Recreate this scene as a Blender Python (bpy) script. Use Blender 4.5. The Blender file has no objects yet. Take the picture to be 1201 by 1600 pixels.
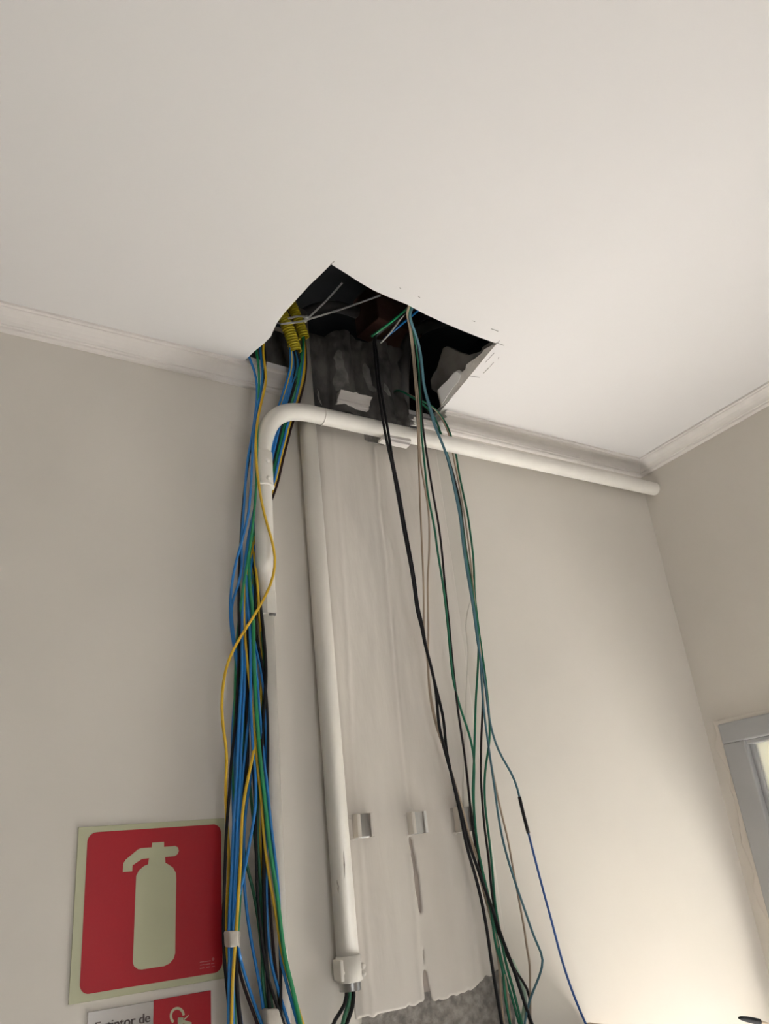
import bpy, bmesh, math, random
from mathutils import Vector, Matrix, noise
random.seed(7)

# ------------------------------------------------------------------ camera
CAM = Vector((0.0, 0.0, 1.75))                 # phone held at about eye height
RX = Vector((0.85268451, -0.51330644, -0.09718862))      # camera right
DN = Vector((0.1352221, 0.3965452, -0.90800159))         # camera down
FW = Vector((0.50462274, 0.76109684, 0.40753832))        # viewing direction
FPX = 1232.6                                   # focal length for a 1201 x 1600 frame
D = 1.40                                       # camera to back wall (m)
WY = D                                         # back wall plane  y = WY
XR = 1.8808                                    # right wall plane x = XR
ZC = CAM.z + 1.0426                            # ceiling underside

sc = bpy.context.scene
cam_d = bpy.data.cameras.new('camera')
cam_d.sensor_fit = 'VERTICAL'
cam_d.sensor_height = 36.0
cam_d.lens = FPX / 1600.0 * 36.0
cam_d.clip_start = 0.02
cam = bpy.data.objects.new('camera', cam_d)
m = Matrix.Identity(4)
for i in range(3):
    m[i][0] = RX[i]; m[i][1] = -DN[i]; m[i][2] = -FW[i]; m[i][3] = CAM[i]
cam.matrix_world = m
sc.collection.objects.link(cam)
sc.camera = cam

# ------------------------------------------------------------------ light
w = bpy.data.worlds.new('world'); sc.world = w
w.use_nodes = True
w.node_tree.nodes['Background'].inputs[0].default_value = (0.75, 0.85, 1.0, 1)
w.node_tree.nodes['Background'].inputs[1].default_value = 0.3
sc.view_settings.view_transform = 'Standard'
sc.view_settings.look = 'None'
sc.view_settings.gamma = 1.0
sc.view_settings.use_curve_mapping = False
sc.view_settings.exposure = 0.08

def area(name, loc, target, sx, sy, power, col):
    d = bpy.data.lights.new(name, 'AREA'); d.shape = 'RECTANGLE'
    d.size = sx; d.size_y = sy; d.energy = power; d.color = col
    o = bpy.data.objects.new(name, d)
    o.location = loc
    o.rotation_euler = (Vector(target) - Vector(loc)).to_track_quat('-Z', 'Y').to_euler()
    sc.collection.objects.link(o)
    return o
# daylight in the window of the room beyond the doorway
area('daylight_next_room', (3.47, 0.40, 1.47), (1.5, 0.75, 1.25), 1.7, 1.4, 7, (0.86, 0.93, 1.0))
# added fill light, set in a made-up window behind the viewer
area('fill_behind_viewer', (0.35, -2.83, 1.45), (0.35, 0.0, 1.45), 1.5, 1.3, 22, (1.0, 1.0, 1.0))
# low sun through the next room's window and the doorway, striking the floor
sd = bpy.data.lights.new('sun', 'SUN'); sd.energy = 98.0; sd.angle = math.radians(1.0); sd.color = (1.0, 0.985, 0.96)
so = bpy.data.objects.new('sun', sd); C0 = sc.collection; C0.objects.link(so)
so.rotation_euler = Vector((-1.0, 0.04, -0.95)).to_track_quat('-Z', 'Y').to_euler()

# ------------------------------------------------------------------ helpers
def ray(u, v):
    return RX * ((u - 600.5) / FPX) + DN * ((v - 800.0) / FPX) + FW
def at(u, v, off=0.0):
    """point at the given distance in front of the back wall"""
    r = ray(u, v); return CAM + r * ((WY - off) / r.y)
def at_c(u, v, dz=0.0):
    """point on the ceiling plane (dz above it)"""
    r = ray(u, v); return CAM + r * ((ZC + dz - CAM.z) / r.z)
def at_r(u, v, off=0.0):
    """point on the right wall plane"""
    r = ray(u, v); return CAM + r * ((XR - off) / r.x)
def at_p(u, v, p0, n):
    r = ray(u, v); return CAM + r * ((p0 - CAM).dot(n) / r.dot(n))

C = sc.collection
def link_mesh(name, bm, mat, parent=None, smooth=False):
    me = bpy.data.meshes.new(name)
    bmesh.ops.recalc_face_normals(bm, faces=bm.faces)
    bm.to_mesh(me); bm.free()
    mats = mat if isinstance(mat, (list, tuple)) else [mat]
    for mm in mats: me.materials.append(mm)
    if smooth:
        for p in me.polygons: p.use_smooth = True
    o = bpy.data.objects.new(name, me); C.objects.link(o)
    if parent is not None: o.parent = parent
    return o
def thing(name, label, cat, group=None):
    o = bpy.data.objects.new(name, None); C.objects.link(o)
    o.empty_display_size = 0.02
    tag(o, label, cat, group); return o
def tag(o, label, cat, group=None):
    o['label'] = label; o['category'] = cat
    if group: o['group'] = group
    return o
def struct(o, label=None):
    o['kind'] = 'structure'
    if label: o['label'] = label
    return o
def box(bm, x0, x1, y0, y1, z0, z1):
    vs = [bm.verts.new(p) for p in ((x0,y0,z0),(x1,y0,z0),(x1,y1,z0),(x0,y1,z0),(x0,y0,z1),(x1,y0,z1),(x1,y1,z1),(x0,y1,z1))]
    for f in ((0,3,2,1),(4,5,6,7),(0,1,5,4),(1,2,6,5),(2,3,7,6),(3,0,4,7)):
        bm.faces.new([vs[i] for i in f])
def bevel(bm, w, seg=2):
    bmesh.ops.bevel(bm, geom=list(bm.edges), offset=w, segments=seg, affect='EDGES', profile=0.5)
def catmull(P, step):
    out = []
    n = len(P)
    for i in range(n - 1):
        p0 = P[i-1] if i > 0 else P[i] * 2 - P[i+1]
        p1, p2 = P[i], P[i+1]
        p3 = P[i+2] if i + 2 < n else P[i+1] * 2 - P[i]
        k = max(1, int((p2 - p1).length / step))
        for j in range(k):
            t = j / k
            out.append(0.5 * ((2*p1) + (p2-p0)*t + (2*p0-5*p1+4*p2-p3)*t*t + (3*p1-p0-3*p2+p3)*t**3))
    out.append(P[-1].copy())
    return out
def smooth_path(P, it):
    for _ in range(it):
        Q = P[:]
        for i in range(1, len(P) - 1):
            Q[i] = P[i] * 0.5 + (P[i-1] + P[i+1]) * 0.25
        P = Q
    return P
def sweep(bm, P, r, sides=8, caps=True):
    """tube along P; r is a number or a list of radii"""
    n = len(P)
    R = r if isinstance(r, (list, tuple)) else [r] * n
    t = (P[1] - P[0]).normalized()
    nrm = t.orthogonal().normalized()
    rings = []
    for i in range(n):
        if i == 0: tt = P[1] - P[0]
        elif i == n - 1: tt = P[-1] - P[-2]
        else: tt = P[i+1] - P[i-1]
        tt.normalize()
        nrm = (nrm - tt * nrm.dot(tt)).normalized()
        b = tt.cross(nrm)
        rings.append([bm.verts.new(P[i] + (nrm * math.cos(a) + b * math.sin(a)) * R[i])
                      for a in (2 * math.pi * k / sides for k in range(sides))])
    for i in range(n - 1):
        for k in range(sides):
            bm.faces.new((rings[i][k], rings[i][(k+1) % sides], rings[i+1][(k+1) % sides], rings[i+1][k]))
    if caps:
        bm.faces.new(rings[0][::-1]); bm.faces.new(rings[-1])
def tube(name, P, r, mat, parent=None, sides=8, step=0.012, smooth=3):
    Q = smooth_path(catmull(P, step), smooth)
    bm = bmesh.new(); sweep(bm, Q, r, sides)
    return link_mesh(name, bm, mat, parent, True)
def soften_border(bm, it=3):
    """relax the border of an open sheet so that its outline runs smoothly"""
    for _ in range(it):
        new = {}
        for v in bm.verts:
            nb = [e.other_vert(v) for e in v.link_edges if len(e.link_faces) == 1]
            if len(nb) == 2: new[v] = v.co * .4 + (nb[0].co + nb[1].co) * .3
        for v, c in new.items(): v.co.x, v.co.z = c.x, c.z
def prism(bm, pts, vec):
    """closed polygon pts extruded along vec"""
    a = [bm.verts.new(p) for p in pts]; b = [bm.verts.new(p + vec) for p in pts]
    n = len(a)
    bm.faces.new(a); bm.faces.new(b[::-1])
    for i in range(n): bm.faces.new((a[i], b[i], b[(i+1) % n], a[(i+1) % n]))

# ------------------------------------------------------------------ materials
def mat(name, col, rough=0.6, metal=0.0, spec=0.5, var=0.0, vscale=4.0, col2=None, bump=0.0, bscale=60.0,
        stretch=(1, 1, 1), detail=4.0, lo=0.35, hi=0.65):
    m_ = bpy.data.materials.new(name); m_.use_nodes = True
    nt = m_.node_tree; b = nt.nodes['Principled BSDF']
    b.inputs['Base Color'].default_value = (*col, 1)
    b.inputs['Roughness'].default_value = rough
    b.inputs['Metallic'].default_value = metal
    b.inputs['Specular IOR Level'].default_value = spec
    tc = nt.nodes.new('ShaderNodeTexCoord'); mp = nt.nodes.new('ShaderNodeMapping')
    mp.inputs['Scale'].default_value = stretch
    nt.links.new(tc.outputs['Object'], mp.inputs['Vector'])
    if var > 0 or col2:
        n = nt.nodes.new('ShaderNodeTexNoise'); n.inputs['Scale'].default_value = vscale
        n.inputs['Detail'].default_value = detail
        nt.links.new(mp.outputs['Vector'], n.inputs['Vector'])
        cr = nt.nodes.new('ShaderNodeValToRGB')
        c2 = col2 or tuple(c * (1 - var) for c in col)
        cr.color_ramp.elements[0].position = lo; cr.color_ramp.elements[1].position = hi
        cr.color_ramp.elements[0].color = (*c2, 1); cr.color_ramp.elements[1].color = (*col, 1)
        nt.links.new(n.outputs['Fac'], cr.inputs['Fac'])
        nt.links.new(cr.outputs['Color'], b.inputs['Base Color'])
    if bump > 0:
        n2 = nt.nodes.new('ShaderNodeTexNoise'); n2.inputs['Scale'].default_value = bscale
        n2.inputs['Detail'].default_value = 3.0
        nt.links.new(mp.outputs['Vector'], n2.inputs['Vector'])
        bp = nt.nodes.new('ShaderNodeBump'); bp.inputs['Strength'].default_value = bump
        bp.inputs['Distance'].default_value = 0.004
        nt.links.new(n2.outputs['Fac'], bp.inputs['Height'])
        nt.links.new(bp.outputs['Normal'], b.inputs['Normal'])
    return m_

M = {}
M['wall'] = mat('wall_paint', (0.70, 0.655, 0.59), 0.55, spec=0.3, var=0.05, vscale=3.0, bump=0.10, bscale=22)
M['wall_r'] = mat('wall_paint_side', (0.70, 0.655, 0.59), 0.6, spec=0.3, var=0.04, vscale=3.0, bump=0.08, bscale=22)
M['patch'] = mat('patch_paint', (0.72, 0.67, 0.605), 0.6, spec=0.3, col2=(0.65, 0.60, 0.54), vscale=9, stretch=(1, 1, 0.25), bump=0.35, bscale=45)
M['groove'] = mat('bare_skim', (0.47, 0.41, 0.36), 0.9, spec=0.1, var=0.15, vscale=30, bump=0.2, bscale=80)
M['cement'] = mat('bare_cement', (0.36, 0.335, 0.30), 0.95, spec=0.1, col2=(0.20, 0.185, 0.17), vscale=70, bump=0.8, bscale=160, detail=6)
M['mortar'] = mat('dark_mortar', (0.17, 0.158, 0.145), 0.95, spec=0.1, col2=(0.055, 0.052, 0.05), vscale=16, bump=0.7, bscale=70, detail=6, stretch=(1, 1, .45))
M['ceil'] = mat('ceiling_paint', (0.76, 0.735, 0.715), 0.8, spec=0.15, var=0.03, vscale=1.6, bump=0.05, bscale=14)
M['cornice'] = mat('cornice_paint', (0.80, 0.755, 0.71), 0.5, spec=0.35, var=0.06, vscale=20, bump=0.15, bscale=40)
M['void'] = mat('void_shade_black', (0.035, 0.036, 0.038), 0.95, spec=0.05, var=0.3, vscale=5)  # near-black colour stands in for the lack of light in the void
M['floor'] = mat('floor_tile', (0.70, 0.69, 0.68), 0.5, var=0.08, vscale=3)
M['pipe'] = mat('conduit_paint', (0.80, 0.765, 0.70), 0.42, spec=0.4, var=0.07, vscale=14, bump=0.12, bscale=60)
M['pipe_scuff'] = mat('conduit_paint_scuffed', (0.70, 0.665, 0.60), 0.45, spec=0.4, col2=(0.70, 0.655, 0.59), vscale=18, stretch=(1, 1, .3), bump=0.15, bscale=60, lo=.3, hi=.5)
M['zinc'] = mat('galvanised_steel', (0.50, 0.49, 0.47), 0.32, metal=0.9, col2=(0.24, 0.23, 0.22), vscale=30, stretch=(1, 1, .15))
M['face'] = mat('worn_zinc_face', (0.62, 0.61, 0.58), 0.45, metal=0.35, col2=(0.40, 0.39, 0.37), vscale=40, stretch=(1, 1, .2))
M['bright_zinc'] = mat('bright_zinc', (0.92, 0.91, 0.88), 0.3, metal=0.4, var=0.2, vscale=20)
M['frame'] = mat('grey_enamel', (0.40, 0.40, 0.40), 0.4, spec=0.4, var=0.06, vscale=8, bump=0.08, bscale=30)
M['frost'] = mat('frosted_glass', (0.93, 0.93, 0.88), 0.55, spec=0.4)
M['frost'].node_tree.nodes['Principled BSDF'].inputs['Transmission Weight'].default_value = 0.75
M['cream'] = mat('cream_plaster', (0.80, 0.78, 0.68), 0.8, spec=0.2, var=0.03, vscale=3)
M['blue'] = mat('blue_insulation', (0.014, 0.195, 0.54), 0.35, spec=0.5, var=0.12, vscale=9)
M['navy'] = mat('navy_insulation', (0.015, 0.06, 0.17), 0.4, spec=0.5, var=0.12, vscale=9)
M['green'] = mat('green_insulation', (0.015, 0.27, 0.10), 0.35, spec=0.5, var=0.15, vscale=9)
M['dgreen'] = mat('dark_green_insulation', (0.012, 0.12, 0.055), 0.4, spec=0.5, var=0.15, vscale=9)
M['yellow'] = mat('yellow_insulation', (0.70, 0.44, 0.02), 0.4, spec=0.5, var=0.12, vscale=9)
M['black'] = mat('black_insulation', (0.009, 0.008, 0.009), 0.5, spec=0.25, var=0.2, vscale=9)
M['maroon'] = mat('dark_brown_insulation', (0.028, 0.011, 0.011), 0.5, spec=0.25, var=0.2, vscale=9)
M['beige'] = mat('old_beige_insulation', (0.42, 0.33, 0.24), 0.55, spec=0.3, var=0.2, vscale=12)
M['teal'] = mat('faded_teal_insulation', (0.07, 0.17, 0.21), 0.5, spec=0.35, var=0.2, vscale=12)
M['ogreen'] = mat('aged_green_insulation', (0.01, 0.15, 0.075), 0.45, spec=0.4, var=0.2, vscale=12)
M['obrown'] = mat('aged_black_insulation', (0.022, 0.016, 0.015), 0.55, spec=0.25, var=0.2, vscale=12)
M['rblue'] = mat('royal_blue_insulation', (0.03, 0.10, 0.33), 0.45, spec=0.4, var=0.15, vscale=12)
M['pale'] = mat('pale_insulation', (0.66, 0.62, 0.55), 0.55, spec=0.3)
M['mint'] = mat('pale_mint_insulation', (0.42, 0.56, 0.42), 0.5, spec=0.3, var=0.3, vscale=14)
M['corr'] = mat('yellow_corrugated_plastic', (0.50, 0.40, 0.015), 0.45, spec=0.4, var=0.1, vscale=8)
M['nylon'] = mat('white_nylon', (0.62, 0.61, 0.58), 0.45, spec=0.4)
M['tape'] = mat('white_tape', (0.54, 0.50, 0.44), 0.6, spec=0.3, var=0.15, vscale=60)
M['dpipe'] = mat('dusty_grey_pipe', (0.20, 0.19, 0.18), 0.7, spec=0.2, var=0.2, vscale=10)
M['brick'] = mat('clay_brick', (0.15, 0.075, 0.058), 0.9, spec=0.1, var=0.3, vscale=14, bump=0.4, bscale=50)
M['glow'] = mat('photoluminescent_board', (0.47, 0.47, 0.31), 0.28, spec=0.4, var=0.03, vscale=4)
M['red'] = mat('sign_red', (0.40, 0.012, 0.020), 0.38, spec=0.3, var=0.04, vscale=3)
M['silver'] = mat('brushed_silver_plate', (0.50, 0.47, 0.44), 0.22, metal=0.55, var=0.08, vscale=5)
M['ink'] = mat('dark_print', (0.035, 0.02, 0.018), 0.5)
M['faint'] = mat('faint_print', (0.44, 0.10, 0.10), 0.4)
M['paper'] = mat('torn_board_paper', (0.34, 0.32, 0.30), 0.9, spec=0.1, col2=(0.24, 0.225, 0.21), vscale=18, bump=0.3, bscale=60)
M['gypsum'] = mat('gypsum_core', (0.78, 0.74, 0.69), 0.95, spec=0.1, var=0.12, vscale=40, bump=0.5, bscale=120)
M['pencil'] = mat('pencil_line', (0.16, 0.15, 0.14), 0.8, spec=0.1)
M['cabinet'] = mat('beige_enamel', (0.50, 0.40, 0.30), 0.5)
M['rub'] = mat('black_rubber', (0.012, 0.012, 0.013), 0.7, spec=0.2)

# ------------------------------------------------------------------ the room shell
XL, YF = -2.2, -2.8
def poly_wall(name, pts, vec, mt):
    bm = bmesh.new(); prism(bm, [Vector(p) for p in pts], Vector(vec)); return struct(link_mesh(name, bm, mt))
zc = ZC
GX0, GX1 = 0.744, 1.104
CX0 = 0.700                           # where the cornice on the left is sawn off               # stretch where the cornice has been broken away
ZB = CAM.z + 0.985
wb = poly_wall('wall_back', [(XL, WY, 0), (XR + .12, WY, 0), (XR + .12, WY, zc + .012), (GX1 + .03, WY, zc + .012), (GX1 - .02, WY, zc - .02),
                             (1.045, WY, ZB + .01), (1.03, WY, ZB), (GX0, WY, ZB), (GX0 - .03, WY, zc + .16),
                             (GX0 - .2, WY, zc + .16), (GX0 - .2, WY, zc + .012), (XL, WY, zc + .012)], (0, .12, 0), M['wall'])
wb['label'] = 'warm off-white painted back wall with a replastered strip'
# right wall with the doorway
DY0, DY1, DZ = 0.45, 1.349, CAM.z + 0.249
def slabs(name, rects, x0, x1, mt):
    bm = bmesh.new()
    for (y0, y1, z0, z1) in rects: box(bm, x0, x1, y0, y1, z0, z1)
    bmesh.ops.remove_doubles(bm, verts=bm.verts, dist=1e-5)
    return struct(link_mesh(name, bm, mt))
wr = slabs('wall_right', [(DY1, WY, 0, DZ), (DY0 - .35, WY, DZ, zc + .012), (YF, DY0, 0, DZ), (YF, DY0 - .35, DZ, zc + .012)], XR, XR + .12, M['wall_r'])
wr['label'] = 'warm off-white painted side wall above the grey door frame'
slabs('wall_left', [(YF, WY, 0, zc + .012)], XL - .1, XL, M['wall'])
bm = bmesh.new()
for (x0, x1, z0, z1) in ((XL, -.4, 0, zc + .012), (1.1, XR, 0, zc + .012), (-.4, 1.1, 0, .8), (-.4, 1.1, 2.1, zc + .012)): box(bm, x0, x1, YF - .1, YF, z0, z1)
struct(link_mesh('wall_front', bm, M['wall']))
fill_win = struct(bpy.data.objects.new('added_window', None)); C.objects.link(fill_win)  # unseen window, added as the opening for the fill light
fill_win['label'] = 'plain window added behind the viewer to hold the fill light'
for (x0, x1, z0, z1) in ((-.4, 1.1, .8, .85), (-.4, 1.1, 2.05, 2.1), (-.4, -.35, .85, 2.05), (1.05, 1.1, .85, 2.05), (.325, .375, .85, 2.05)):
    bm = bmesh.new(); box(bm, x0, x1, YF - .01, YF + .03, z0, z1); link_mesh('added_window_frame', bm, M['frame'], fill_win)
bm = bmesh.new(); box(bm, XL - .1, 3.6, YF - .1, 3.0, -.05, 0); struct(link_mesh('floor', bm, M['floor']))

# ceiling sheet with the ragged cut opening
H_left = [(383, 562.5), (396, 550), (412, 537), (423, 526), (428, 514), (433, 504), (444, 489), (463, 468), (483, 446), (500, 430), (517, 413)]
H_top = [(540, 427), (560, 440), (582, 453), (604, 463), (636, 476), (664, 491), (690, 503), (718, 515), (748, 527), (776, 537)]
H_right = [(757, 559), (735, 586), (712, 614), (690, 640)]
hole = [at_c(u, v) for u, v in H_left + H_top + H_right]
hole = [Vector((p.x, p.y, zc)) for p in hole]
hole += [Vector((GX1 + .004, WY + .001, zc)), Vector((CX0 - .002, WY + .001, zc)), Vector((CX0 - .002, WY - .047, zc)),
         Vector((.66, WY - .048, zc)), Vector((.62, WY - .05, zc))]
def ceiling_mesh():
    bm = bmesh.new()
    outer = [(XL - .1, YF - .1), (XR + .12, YF - .1), (XR + .12, WY + .06), (XL - .1, WY + .06)]
    ho = [(p.x, p.y) for p in hole]
    def fill(z):
        e = []; loops = []
        for loop in (outer, ho):
            vs = [bm.verts.new((x, y, z)) for x, y in loop]; loops.append(vs)
            for i in range(len(vs)): e.append(bm.edges.new((vs[i], vs[(i+1) % len(vs)])))
        bmesh.ops.triangle_fill(bm, edges=e, use_beauty=True)
        return loops
    a = fill(zc); b = fill(zc + .012)
    for la, lb in zip(a, b):
        n = len(la)
        for i in range(n): bm.faces.new((la[i], la[(i+1) % n], lb[(i+1) % n], lb[i]))
    return bm
ceil = struct(link_mesh('ceiling', ceiling_mesh(), M['ceil']), 'flat white ceiling with a ragged cut-out hole')

# void over the ceiling
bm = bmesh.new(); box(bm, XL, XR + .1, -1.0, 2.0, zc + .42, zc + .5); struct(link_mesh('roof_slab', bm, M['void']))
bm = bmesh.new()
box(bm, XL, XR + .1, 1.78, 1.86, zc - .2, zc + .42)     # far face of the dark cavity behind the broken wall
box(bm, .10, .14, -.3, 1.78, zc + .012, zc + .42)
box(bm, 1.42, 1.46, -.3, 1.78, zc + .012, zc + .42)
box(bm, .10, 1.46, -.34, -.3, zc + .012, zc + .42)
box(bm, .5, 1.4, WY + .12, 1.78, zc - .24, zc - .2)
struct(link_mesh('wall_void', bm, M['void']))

# room beyond the doorway
bm = bmesh.new()
for r_ in ((-1.2, -.55, 0, 2.75), (1.35, 2.6, 0, 2.75), (-.55, 1.35, 0, .72), (-.55, 1.35, 2.25, 2.75)): box(bm, 3.5, 3.6, *r_)
box(bm, XR + .12, 3.5, 2.5, 2.6, 0, 2.75); box(bm, XR + .12, 3.5, -1.3, -1.2, 0, 2.75)
struct(link_mesh('wall_beyond', bm, M['cream']))
bm = bmesh.new(); box(bm, XR + .12, 3.6, -1.3, 2.6, 2.6, 2.7); struct(link_mesh('ceiling_beyond', bm, M['cream']))

# doorway frame of grey enamelled steel
door = struct(bpy.data.objects.new('door_1', None)); C.objects.link(door)
door['label'] = 'grey enamelled steel door frame in the side wall'
FWID = .062
def frame_part(name, y0, y1, z0, z1, x0, x1, mt=M['frame'], bv=.004):
    bm = bmesh.new(); box(bm, x0, x1, y0, y1, z0, z1); bevel(bm, bv, 2); return link_mesh(name, bm, mt, door)
frame_part('jamb', DY1 - FWID, DY1 + .004, 0, DZ - FWID * .75, XR - .012, XR + .034)
frame_part('jamb', DY0 - .004, DY0 + FWID, 0, DZ - FWID * .75, XR - .012, XR + .034)
frame_part('head', DY0 - .004, DY1 + .004, DZ - .047, DZ + .004, XR - .012, XR + .034)
frame_part('door_stop', DY1 - FWID - .010, DY1 - FWID + .001, 0, DZ - .056, XR + .004, XR + .030, bv=.003)
frame_part('door_stop', DY0 + FWID, DY1 - FWID + .001, DZ - .058, DZ - .046, XR - .006, XR + .030, bv=.003)
frame_part('transom_rail', DY0 + FWID, DY1 - FWID, 1.47, 1.53, XR + .004, XR + .034)
bm = bmesh.new(); box(bm, XR + .014, XR + .020, DY0 + FWID, DY1 - FWID, 1.53, DZ - .046); o = link_mesh('transom_pane', bm, M['frost'], door); o['label'] = 'pale frosted glass pane'
# ragged plaster reveal beside the frame
bm = bmesh.new()
nz = 60
prev = None
for k in range(nz + 1):
    z = (DZ + .016) * k / nz
    wdt = (WY - DY1) * (.25 + .6 * abs(noise.noise(Vector((3.1, z * 9, 0)))) + .25 * noise.noise(Vector((1.1, z * 31, 0))))
    row = [bm.verts.new((XR + .001, DY1 + .001, z)), bm.verts.new((XR - .006 - .003 * noise.noise(Vector((0, 5, z * 22))), DY1 + .003, z)),
           bm.verts.new((XR - .005 - .003 * noise.noise(Vector((4, 5, z * 25))), DY1 + wdt, z)), bm.verts.new((XR + .001, DY1 + wdt + .006, z))]
    if prev:
        for i in range(3): bm.faces.new((prev[i], prev[i+1], row[i+1], row[i]))
    prev = row
link_mesh('plaster_reveal', bm, M['patch'], wr)
bm = bmesh.new(); box(bm, XR - .007, XR + .002, DY0 - .05, DY1 + .012, DZ + .001, DZ + .015); bevel(bm, .003, 2)
link_mesh('plaster_bead', bm, M['wall_r'], wr)

# cornice: profile (distance from wall, height below ceiling)
PROF = [(0, 0), (.050, 0), (.050, -.005), (.045, -.0065), (.0445, -.009), (.037, -.011), (.028, -.0155), (.021, -.0215), (.0175, -.027),
        (.017, -.029), (.012, -.0295), (.0115, -.034), (.009, -.036), (0, -.036)]
def cornice_back(bm, x0, x1, prof=PROF, jag0=0.0, jag1=0.0, mitre=False, n=1, dz=0.0):
    rows = []
    for k in range(n + 1):
        x = x0 + (x1 - x0) * k / n
        row = []
        for i, (o, z) in enumerate(prof):
            xx = x
            if k == 0 and jag0: xx += jag0 * noise.noise(Vector((i * .9, 1.3, x0 * 9)))
            if k == n and jag1: xx += jag1 * noise.noise(Vector((i * .9, 7.3, x1 * 9)))
            if k == n and mitre: xx = x1 - o
            row.append(bm.verts.new((xx, WY - o - (0 if k in (0, n) else .0008 * noise.noise(Vector((x * 11, i, 0)))), zc + z + dz)))
        rows.append(row)
    m_ = len(prof)
    for a, b in zip(rows, rows[1:]):
        for i in range(m_): bm.faces.new((a[i], a[(i+1) % m_], b[(i+1) % m_], b[i]))
    bm.faces.new(rows[0][::-1]); bm.faces.new(rows[-1])
bm = bmesh.new(); cornice_back(bm, XL, CX0, jag1=.008, n=60)
struct(link_mesh('trim_1', bm, M['cornice']), 'white moulded cornice running to the cut end beside the hanging cable bundle')
bm = bmesh.new(); cornice_back(bm, GX1 + .012, XR, jag0=.02, mitre=True, n=30)
struct(link_mesh('trim_2', bm, M['cornice']), 'white moulded cornice between the ceiling hole and the room corner')
bm = bmesh.new()
rows = []
for k in range(31):
    y = YF + (WY - YF) * k / 30
    rows.append([bm.verts.new((XR - o, y if k < 30 else WY - o, zc + z)) for o, z in PROF])
for a, b in zip(rows, rows[1:]):
    for i in range(len(PROF)): bm.faces.new((a[i], a[(i+1) % len(PROF)], b[(i+1) % len(PROF)], b[i]))
bm.faces.new(rows[0]); bm.faces.new(rows[-1][::-1])
struct(link_mesh('trim_3', bm, M['cornice']), 'white moulded cornice along the side wall')
# lower lip of the cornice left standing behind the conduit
LOW = [(0, -.0215), (.021, -.0215), (.0175, -.027), (.017, -.029), (.012, -.0295), (.0115, -.034), (.009, -.036), (0, -.036)]
bm = bmesh.new(); cornice_back(bm, 1.036, GX1 + .02, prof=[(o, z) for o, z in LOW], jag0=.02, n=6)
link_mesh('cornice_stub', bm, M['cornice'], bpy.data.objects['trim_2'])

# ------------------------------------------------------------------ wall relief
def lerp_path(path, v):
    """path: list of (v, u) with rising v"""
    if v <= path[0][0]: return path[0][1]
    for (a, ua), (b, ub) in zip(path, path[1:]):
        if v <= b: return ua + (ub - ua) * (v - a) / (b - a)
    return path[-1][1]
def sstep(a, b, x):
    t = min(1, max(0, (x - a) / (b - a))); return t * t * (3 - 2 * t)
# paths on the wall in metres: (height, x)
def wpath(pts):
    q = [at(u, v) for u, v in pts]
    return sorted((p.z, p.x) for p in q)
crack = wpath([(583, 700), (588, 760), (590, 800), (600, 880), (606, 960), (614, 1060), (622, 1150), (630, 1225), (636, 1265)])
groove = wpath([(638, 1308), (645, 1350), (652, 1400), (655, 1425)])
groove2 = wpath([(661, 1515), (667, 1560), (673, 1600)])
seam = wpath([(655, 1425), (658, 1470), (661, 1515)])
leftridge = wpath([(528, 800), (541, 1000), (549, 1200), (562, 1340), (572, 1480), (578, 1560)])
rightridge = wpath([(726, 1330), (736, 1450), (743, 1530)])
bot = sorted((at(u, v).x, at(u, v).z) for u, v in [(540, 1592), (575, 1588), (600, 1581), (622, 1577), (645, 1568), (662, 1562), (690, 1561), (715, 1553), (738, 1542), (752, 1530), (790, 1505)])
zlow = CAM.z - .62
PX0, PX1 = 0.757, 1.105
nx, nz_ = 110, 300
bm = bmesh.new()
grid = {}
z_top = ZB + .004
for j in range(nz_ + 1):
    z = CAM.z - .27 + (z_top - CAM.z + .27) * j / nz_
    for i in range(nx + 1):
        x = PX0 + (PX1 - PX0) * i / nx
        h = .0042
        h += .0011 * noise.noise(Vector((x * 16, z * 5, 1.0))) + .0006 * noise.noise(Vector((x * 60, z * 14, 4.0)))
        if crack[0][0] < z < crack[-1][0]:
            d = x - lerp_path(crack, z) + .002 * noise.noise(Vector((z * 30, 2, 0)))
            h += .0016 * math.exp(-(d / .006) ** 2) - .0028 * math.exp(-((d - .007) / .003) ** 2) * (.5 + .8 * noise.noise(Vector((z * 8, 9, 0))))
            h -= .0012 * sstep(0, .004, d) * sstep(.1, .03, d)
        d = x - lerp_path(leftridge, z)
        h += .0014 * math.exp(-((d + .003 * noise.noise(Vector((z * 25, 5, 0)))) / .005) ** 2)
        if z < CAM.z + .02:
            d = x - lerp_path(rightridge, z)
            h += .0016 * math.exp(-(d / .005) ** 2)
            d = x - lerp_path(seam, z)
            h += .0020 * math.exp(-((d + .012) / .005) ** 2)
        h += .0014 * max(0, noise.noise(Vector((x * 5 + 3, z * 40 + x * 12, 8)))) * sstep(CAM.z + .1, CAM.z - .1, z)
        h *= sstep(PX1, PX1 - .05, x) * sstep(PX0, PX0 + .018, x)
        grid[i, j] = bm.verts.new((x, WY - .0006 - max(0, h), z))
def keep(x, z):
    zb = lerp_path(bot, x) + .006 * noise.noise(Vector((x * 60, 3, 0))) + .003 * noise.noise(Vector((x * 190, 5, 0)))
    if z < zb: return False
    for g, wd in ((groove, .0062), (groove2, .0075)):
        if g[0][0] - .004 < z < g[-1][0] + .004:
            k = (z - g[0][0]) / (g[-1][0] - g[0][0])
            if abs(x - lerp_path(g, z)) < wd * (.55 + .45 * math.sin(3.14 * min(1, max(0, k)) ** .8)) + .002 * noise.noise(Vector((z * 60, 1, 0))): return False
    if seam[0][0] < z < seam[-1][0]:
        if abs(x - lerp_path(seam, z)) < .0035 * max(0, noise.noise(Vector((z * 28, 6, 0)))): return False
    return True
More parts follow.
